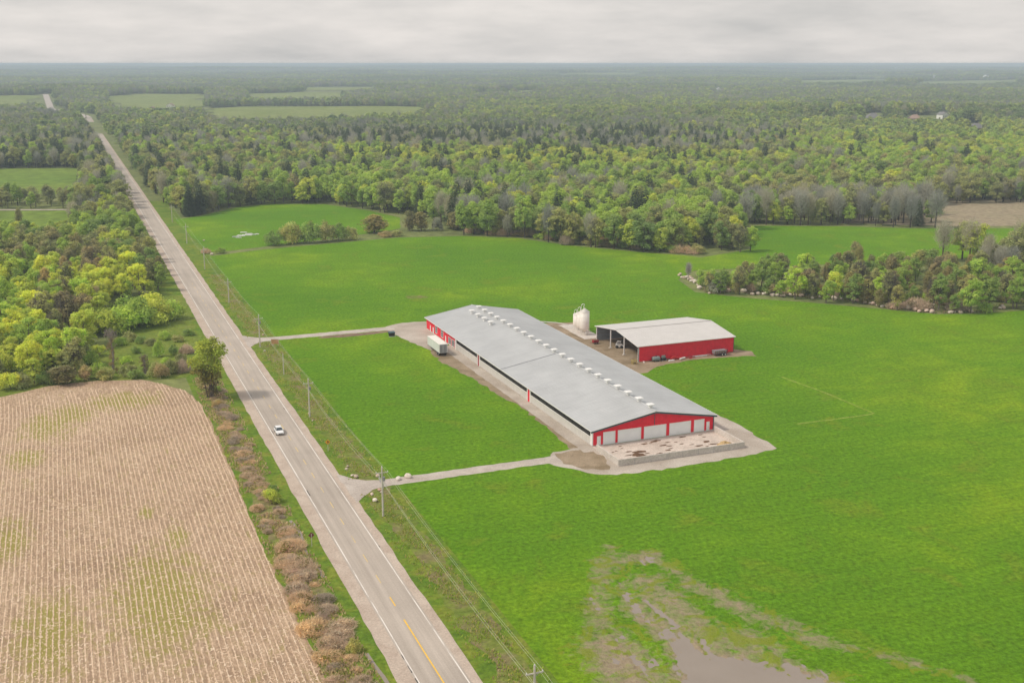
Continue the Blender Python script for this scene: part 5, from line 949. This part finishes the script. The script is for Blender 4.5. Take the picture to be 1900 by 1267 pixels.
h1 = np.where((u1 < 700) & (v1 < 40), 12.4, np.where(d1 < 505, 11.0, 16.5)) * rng.uniform(.66, 1.22, len(x1))
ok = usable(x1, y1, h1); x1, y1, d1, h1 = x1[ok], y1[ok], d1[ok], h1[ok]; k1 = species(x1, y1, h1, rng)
# the copse thins out towards its left tip
bx, by = proj(x1, y1, 0 * x1); cop = (bx > 1255) & (by > 495); lim = cop & (by < 500); ok = ~lim; x1, y1, d1, h1, k1, bx, by, cop = [a[ok] for a in (x1, y1, d1, h1, k1, bx, by, cop)]
h1 = np.where(cop, h1 * np.interp(bx, [1270, 1330, 1500, 1900], [.55, .8, 1.0, 1.05]), h1)
h1 = np.where(np.isin(k1, [KI['cedar']]), h1 * .85, h1); h1 = np.where((k1 == KI['spruce']) & (d1 > 520), h1 * 1.2, h1)
inv = (bx > -12) & (bx < 1915) & (by < 1300); order = np.argsort(np.where(inv, d1, d1 + 1e5)); near = order[:275]; rest = order[275:]
TL = {'yellow': 'bright yellow-green tree', 'fresh': 'fresh green tree', 'olive': 'olive budding tree', 'bare': 'grey leafless tree', 'cedar': 'dark brown-green cedar', 'spruce': 'dark green spruce', 'pale': 'pale silvery tree', 'rust': 'rust-tinged budding tree', 'deep': 'deep green tree', 'brush': 'brown brush'}
for i in near:
    kd = KINDS[k1[i]]; reg = ('at the left picture edge' if bx[i] < 90 else 'in the middle of the wood' if bx[i] < 195 else 'on the road side of the wood') + (' just behind the hedge' if by[i] > 650 else ' level with the dark spruce' if by[i] > 600 else ' level with the willow bushes' if by[i] > 545 else ' behind the willow bushes') if bx[i] < 420 else (('in the left half of the copse behind the boulders' if bx[i] < 1560 else 'in the right half of the copse behind the boulders') if cop[i] else 'in the treeline behind the hay field')
    lb = TL[kd] + ' ' + reg; nat = 11.6; plant('tree', kd, float(x1[i]), float(y1[i]), float(h1[i] / nat), lb, 'tree', lb.replace('tree ', 'trees ', 1), squash=rnd.uniform(.92, 1.1))
# all the other trees: one wood, every tree a full mesh, repeated
PC = bpy.data.collections.new('tree_kinds'); protos = []
def proto(me):
    o = bpy.data.objects.new('p%03d' % len(protos), me); PC.objects.link(o); protos.append(o); return len(protos) - 1
def joined(parts, name):
    """parts: (V,F list via MB or quads,C); returns one mesh of quads"""
    V = np.concatenate([p[0] for p in parts]); C = np.concatenate([p[1] for p in parts]); return np_mesh(name, V, quads(len(V) // 4), C, (M_LEAF,))
def trunk_quads(h, r, col):
    a = np.arange(5) * 2 * math.pi / 5; rings = [np.stack([q * np.cos(a), q * np.sin(a), 0 * a + z], 1) for q, z in ((r, -.5), (r * .5, h))]; V = []
    for i in range(5): j = (i + 1) % 5; V += [rings[0][i], rings[0][j], rings[1][j], rings[1][i]]
    return np.array(V), np.repeat(np.array(col)[None], 20, 0)
PI_ = {}
for kd in KINDS:
    for s_ in range(NV):
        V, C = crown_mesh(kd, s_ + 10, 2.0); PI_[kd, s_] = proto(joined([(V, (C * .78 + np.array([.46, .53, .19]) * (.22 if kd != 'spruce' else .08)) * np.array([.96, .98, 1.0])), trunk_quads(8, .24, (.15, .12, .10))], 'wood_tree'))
CL = {}
MIXES = {'yellow': ('yellow', 'yellow', 'fresh', 'yellow', 'olive'), 'fresh': ('fresh', 'fresh', 'olive', 'yellow', 'fresh', 'deep'), 'olive': ('olive', 'olive', 'deep', 'fresh', 'bare', 'rust'), 'bare': ('bare', 'bare', 'olive', 'bare'), 'cedar': ('cedar', 'olive', 'cedar', 'deep'), 'spruce': ('spruce', 'spruce', 'deep', 'olive', 'spruce'), 'pale': ('olive', 'pale', 'fresh'), 'rust': ('olive', 'rust', 'olive', 'fresh'), 'deep': ('deep', 'deep', 'olive', 'fresh', 'spruce'), 'brush': ('olive',)}
for kd in KINDS[:-1]:
    for s_ in range(2):
        rr = np.random.default_rng(s_ * 5 + hash_(kd)); parts = []
        for k in range(9):
            sp_ = MIXES[kd][rr.integers(len(MIXES[kd]))]; V, C = crown_mesh(sp_, int(rr.integers(1, 60)), .30); sc_ = rr.uniform(.8, 1.3); big = (1.2, 1.2, 1.05) if sp_ != 'spruce' else (1, 1, 1.2)
            q = V.reshape(-1, 4, 3); cen = q.mean(1, keepdims=True); V = (cen + (q - cen) * 1.25).reshape(-1, 3)      # fewer, larger sprays
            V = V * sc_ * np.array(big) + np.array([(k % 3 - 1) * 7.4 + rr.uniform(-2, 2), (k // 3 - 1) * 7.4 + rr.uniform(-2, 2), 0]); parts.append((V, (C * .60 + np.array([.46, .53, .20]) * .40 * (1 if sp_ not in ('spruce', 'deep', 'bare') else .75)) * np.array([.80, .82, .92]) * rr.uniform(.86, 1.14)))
        CL[kd, s_] = proto(joined(parts, 'wood_clump'))
xg, yg = cand(330, 820, 6.2, rng); hg = rng.uniform(4, 8, len(xg)); ug, vg = toUV(xg, yg); okg = (ug < 705) & (vg < 33) & usable(xg, yg, hg); xg, yg, hg = xg[okg], yg[okg], hg[okg]
kg = np.array(['yellow', 'fresh', 'yellow', 'olive'])[rng.integers(0, 4, len(xg))]
PX, PY, PZ, PID, PS = [], [], [], [], []
def add(x, y, ids, sxy, sz): PX.append(x); PY.append(y); PZ.append(H(x, y) - .2); PID.append(ids); PS.append(np.stack([sxy, sxy, sz], 1))
s1 = h1[rest] / 11.6; ids = np.array([PI_[KINDS[k], s_] for k, s_ in zip(k1[rest], rng.integers(0, NV, len(rest)))]); wd = s1 * rng.uniform(.9, 1.2, len(rest)); add(x1[rest], y1[rest], ids, wd, s1)
add(xg, yg, np.array([PI_[k, int(a)] for k, a in zip(kg, rng.integers(0, NV, len(xg)))]), hg / 9.5, hg / 11.6)
for d0, d1_, sp_, sx, szz in ((1290, 3300, 17, 1.15, 1.2), (3300, 7000, 25, 1.4, 1.2), (7000, 15500, 62, 3.0, 1.25)):
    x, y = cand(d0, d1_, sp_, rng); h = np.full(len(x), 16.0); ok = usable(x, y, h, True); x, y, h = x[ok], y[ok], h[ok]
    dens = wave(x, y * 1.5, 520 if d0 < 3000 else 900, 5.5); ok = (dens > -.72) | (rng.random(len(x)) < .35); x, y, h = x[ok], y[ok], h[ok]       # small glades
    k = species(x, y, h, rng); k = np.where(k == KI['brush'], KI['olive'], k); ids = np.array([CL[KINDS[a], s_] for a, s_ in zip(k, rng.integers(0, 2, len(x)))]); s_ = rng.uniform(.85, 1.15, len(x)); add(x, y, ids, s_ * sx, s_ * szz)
PX, PY, PZ, PID, PS = np.concatenate(PX), np.concatenate(PY), np.concatenate(PZ), np.concatenate(PID), np.concatenate(PS)
print('woodland instances', len(PX))
me = bpy.data.meshes.new('woodland'); me.vertices.add(len(PX)); me.vertices.foreach_set('co', np.stack([PX, PY, PZ], 1).astype(np.float32).ravel())
for nm, ty, val, key in (('idx', 'INT', PID.astype(np.int32), 'value'), ('rot', 'FLOAT', rng.uniform(0, 6.283, len(PX)).astype(np.float32), 'value'), ('scl', 'FLOAT_VECTOR', PS.astype(np.float32).ravel(), 'vector')):
    me.attributes.new(nm, ty, 'POINT').data.foreach_set(key, val)
wood = link('woodland', me); tag(wood, 'mixed spring woodland stretching to the horizon', 'woodland', kind='stuff')
ng = bpy.data.node_groups.new('plant_trees', 'GeometryNodeTree'); ng.interface.new_socket('Geometry', in_out='INPUT', socket_type='NodeSocketGeometry'); ng.interface.new_socket('Geometry', in_out='OUTPUT', socket_type='NodeSocketGeometry')
gi, go = ng.nodes.new('NodeGroupInput'), ng.nodes.new('NodeGroupOutput'); iop = ng.nodes.new('GeometryNodeInstanceOnPoints'); ci = ng.nodes.new('GeometryNodeCollectionInfo')
ci.inputs['Collection'].default_value = PC; ci.inputs['Separate Children'].default_value = True; ci.inputs['Reset Children'].default_value = True; iop.inputs['Pick Instance'].default_value = True
def attr(nm, ty): n = ng.nodes.new('GeometryNodeInputNamedAttribute'); n.data_type = ty; n.inputs['Name'].default_value = nm; return n.outputs['Attribute']
cx = ng.nodes.new('ShaderNodeCombineXYZ'); L_ = ng.links.new
L_(gi.outputs[0], iop.inputs['Points']); L_(ci.outputs[0], iop.inputs['Instance']); L_(attr('idx', 'INT'), iop.inputs['Instance Index']); L_(attr('rot', 'FLOAT'), cx.inputs[2]); L_(cx.outputs[0], iop.inputs['Rotation']); L_(attr('scl', 'FLOAT_VECTOR'), iop.inputs['Scale']); L_(iop.outputs[0], go.inputs[0])
wood.modifiers.new('trees', 'NODES').node_group = ng

# ------------------------------------------------------------------ rows of maize stubble, litter, weeds
rr = np.random.default_rng(9); stub_xy = stub
for k in range(82):
    v0 = 27.7 - k * .92; us = np.arange(100, 325, .32); us = us + rr.uniform(-.12, .12, len(us))
    bend = np.where(us > 285, -((us - 285) / 30) ** 2 * 1.2, 0) + .07 * np.sin(us / 31 + k * .03) + .03 * np.sin(us / 7.1)
    vs_ = v0 + bend; x = us * UD[0] + vs_ * VD[0]; y = us * UD[1] + vs_ * VD[1]; ok = inpoly(x, y, stub_xy) & (x > -.53 * y - 12) & (us < 311 + 6 * math.sin(k)) & (rr.random(len(us)) > .10 + .25 * (wave(us, vs_, 31, 2.2) > .45))
    us, vs_ = us[ok], vs_[ok]; n = len(us)
    if n < 8: continue
    V = []
    for rep in range(2):
        uu = us + rr.uniform(-.16, .16, n); v2 = vs_ + rr.normal(0, .05, n); a = rr.uniform(-.38, .38, n); l = rr.uniform(.12, .30, n); hz = rr.uniform(.03, .2, n)
        p = np.stack([uu * UD[0] + v2 * VD[0], uu * UD[1] + v2 * VD[1], 0 * uu + .01], 1); d = np.stack([UD[0] * np.cos(a) + VD[0] * np.sin(a), UD[1] * np.cos(a) + VD[1] * np.sin(a), 0 * a], 1); s2 = np.stack([-d[:, 1], d[:, 0], 0 * a], 1)
        V.append(np.stack([p - d * l[:, None] - s2 * .05, p - d * l[:, None] + s2 * .06, p + d * l[:, None] + s2 * .05 + np.array([0, 0, 1]) * hz[:, None], p + d * l[:, None] - s2 * .05 + np.array([0, 0, .8]) * hz[:, None]], 1).reshape(-1, 3))
    V = np.concatenate(V); link('stubble_row', np_mesh('stubble_row', V, quads(len(V) // 4), None, (M_STRAW,)), None, stubo)
n = 30000; uu, vv = rr.uniform(100, 318, n), rr.uniform(-48, 28, n); x = uu * UD[0] + vv * VD[0]; y = uu * UD[1] + vv * VD[1]; ok = inpoly(x, y, stub_xy) & (x > -.53 * y - 12); x, y = x[ok], y[ok]; n = len(x)
a = rr.uniform(0, 3.14, n); d = np.stack([np.cos(a), np.sin(a), 0 * a], 1) * rr.uniform(.1, .28, n)[:, None]; s2 = np.stack([-np.sin(a), np.cos(a), .35 + 0 * a], 1) * .055; p = np.stack([x, y, 0 * x + .03], 1)
V = np.stack([p - d - s2, p + d - s2, p + d + s2, p - d + s2], 1).reshape(-1, 3); tag(link('crop_litter', np_mesh('crop_litter', V, quads(n), None, (M_STRAW,))), 'pale straw litter lying between the stubble rows', 'litter', kind='stuff')
def tufts(name, n, place, size, cols, label):
    x, y = place(n); n = len(x); p = np.stack([x, y, 0 * x], 1); a = rr.uniform(0, 6.283, n); s2 = np.stack([np.cos(a), np.sin(a), 0 * a], 1); h = (size * rr.uniform(.5, 1.4, n))[:, None]; ln = rr.normal(0, .3, (n, 3)) * np.array([1, 1, 0]) * h
    V = np.stack([p - s2 * h * .35, p + s2 * h * .35, p + s2 * h * .22 + ln + np.array([0, 0, 1]) * h, p - s2 * h * .22 + ln + np.array([0, 0, 1]) * h * .8], 1).reshape(-1, 3)
    cc = np.array(cols)[rr.integers(0, len(cols), n)] * rr.uniform(.75, 1.25, (n, 1)); tag(link(name, np_mesh(name, V, quads(n), np.repeat(cc, 4, 0), (M_LEAF,))), label, 'weeds', kind='stuff')
def along(v0, v1, u0=105, u1=480):
    def f(n):
        u = u0 + (u1 - u0) * rr.random(n) ** 1.4; v = np.clip(rr.normal((v0 + v1) / 2, (v1 - v0) / 4, n), v0, v1); cl = wave(u, v * 3, 14, 1.1) > -.2; u, v = u[cl], v[cl]; k = (np.abs(u - 217.6) > 4.5) & (np.abs(u - 355.6) > 4.5); u, v = u[k], v[k]; return u * UD[0] + v * VD[0], u * UD[1] + v * VD[1]
    return f
tufts('ditch_weeds', 14000, along(51.0, 59), .30, ((.30, .40, .06), (.42, .42, .11), (.46, .38, .21), (.26, .38, .05)), 'rough green and brown weeds along the right roadside')
tufts('ditch_weeds', 22000, along(28.4, 36.0, 105, 316), .42, ((.40, .46, .09), (.58, .48, .26), (.62, .48, .30), (.55, .42, .26)), 'rough weeds in the ditch left of the road')
def rim(n):
    k = rr.random(n) * (len(row) - 1); i = k.astype(int); f_ = k - i; R_ = np.array(row); px_ = R_[i, 0] * (1 - f_) + R_[i + 1, 0] * f_; py_ = R_[i, 1] * (1 - f_) + R_[i + 1, 1] * f_ - rr.random(n) ** 2 * 9 + .6; q = np.array([S(a, b2) for a, b2 in zip(px_, py_)]); return q[:, 0], q[:, 1]
tufts('copse_weeds', 6000, rim, .42, ((.25, .25, .08), (.36, .27, .17), (.19, .24, .06), (.42, .31, .21)), 'brown and green weeds behind the boulder row')

# ------------------------------------------------------------------ haze over the land
zl = float(Z.min()) - 1.0; print('land', Z.min(), Z.max(), 'wood top', float((PZ + PS[:, 2] * 14).max()))
hz = MB().box(-12500, 12500, -600, 19000, zl, 88.6).build('haze', None); tag(hz, 'thin bluish haze over the distant woods', 'haze', kind='stuff')
b = NB('haze_air'); b.n.remove(b.b); pv = b.new('ShaderNodeVolumePrincipled'); pv.inputs['Color'].default_value = (.74, .89, 1.0, 1); pv.inputs['Density'].default_value = 1.75e-4; pv.inputs['Anisotropy'].default_value = 0.0
b.l.new(pv.outputs[0], b.n['Material Output'].inputs['Volume']); hz.data.materials.append(b.m)
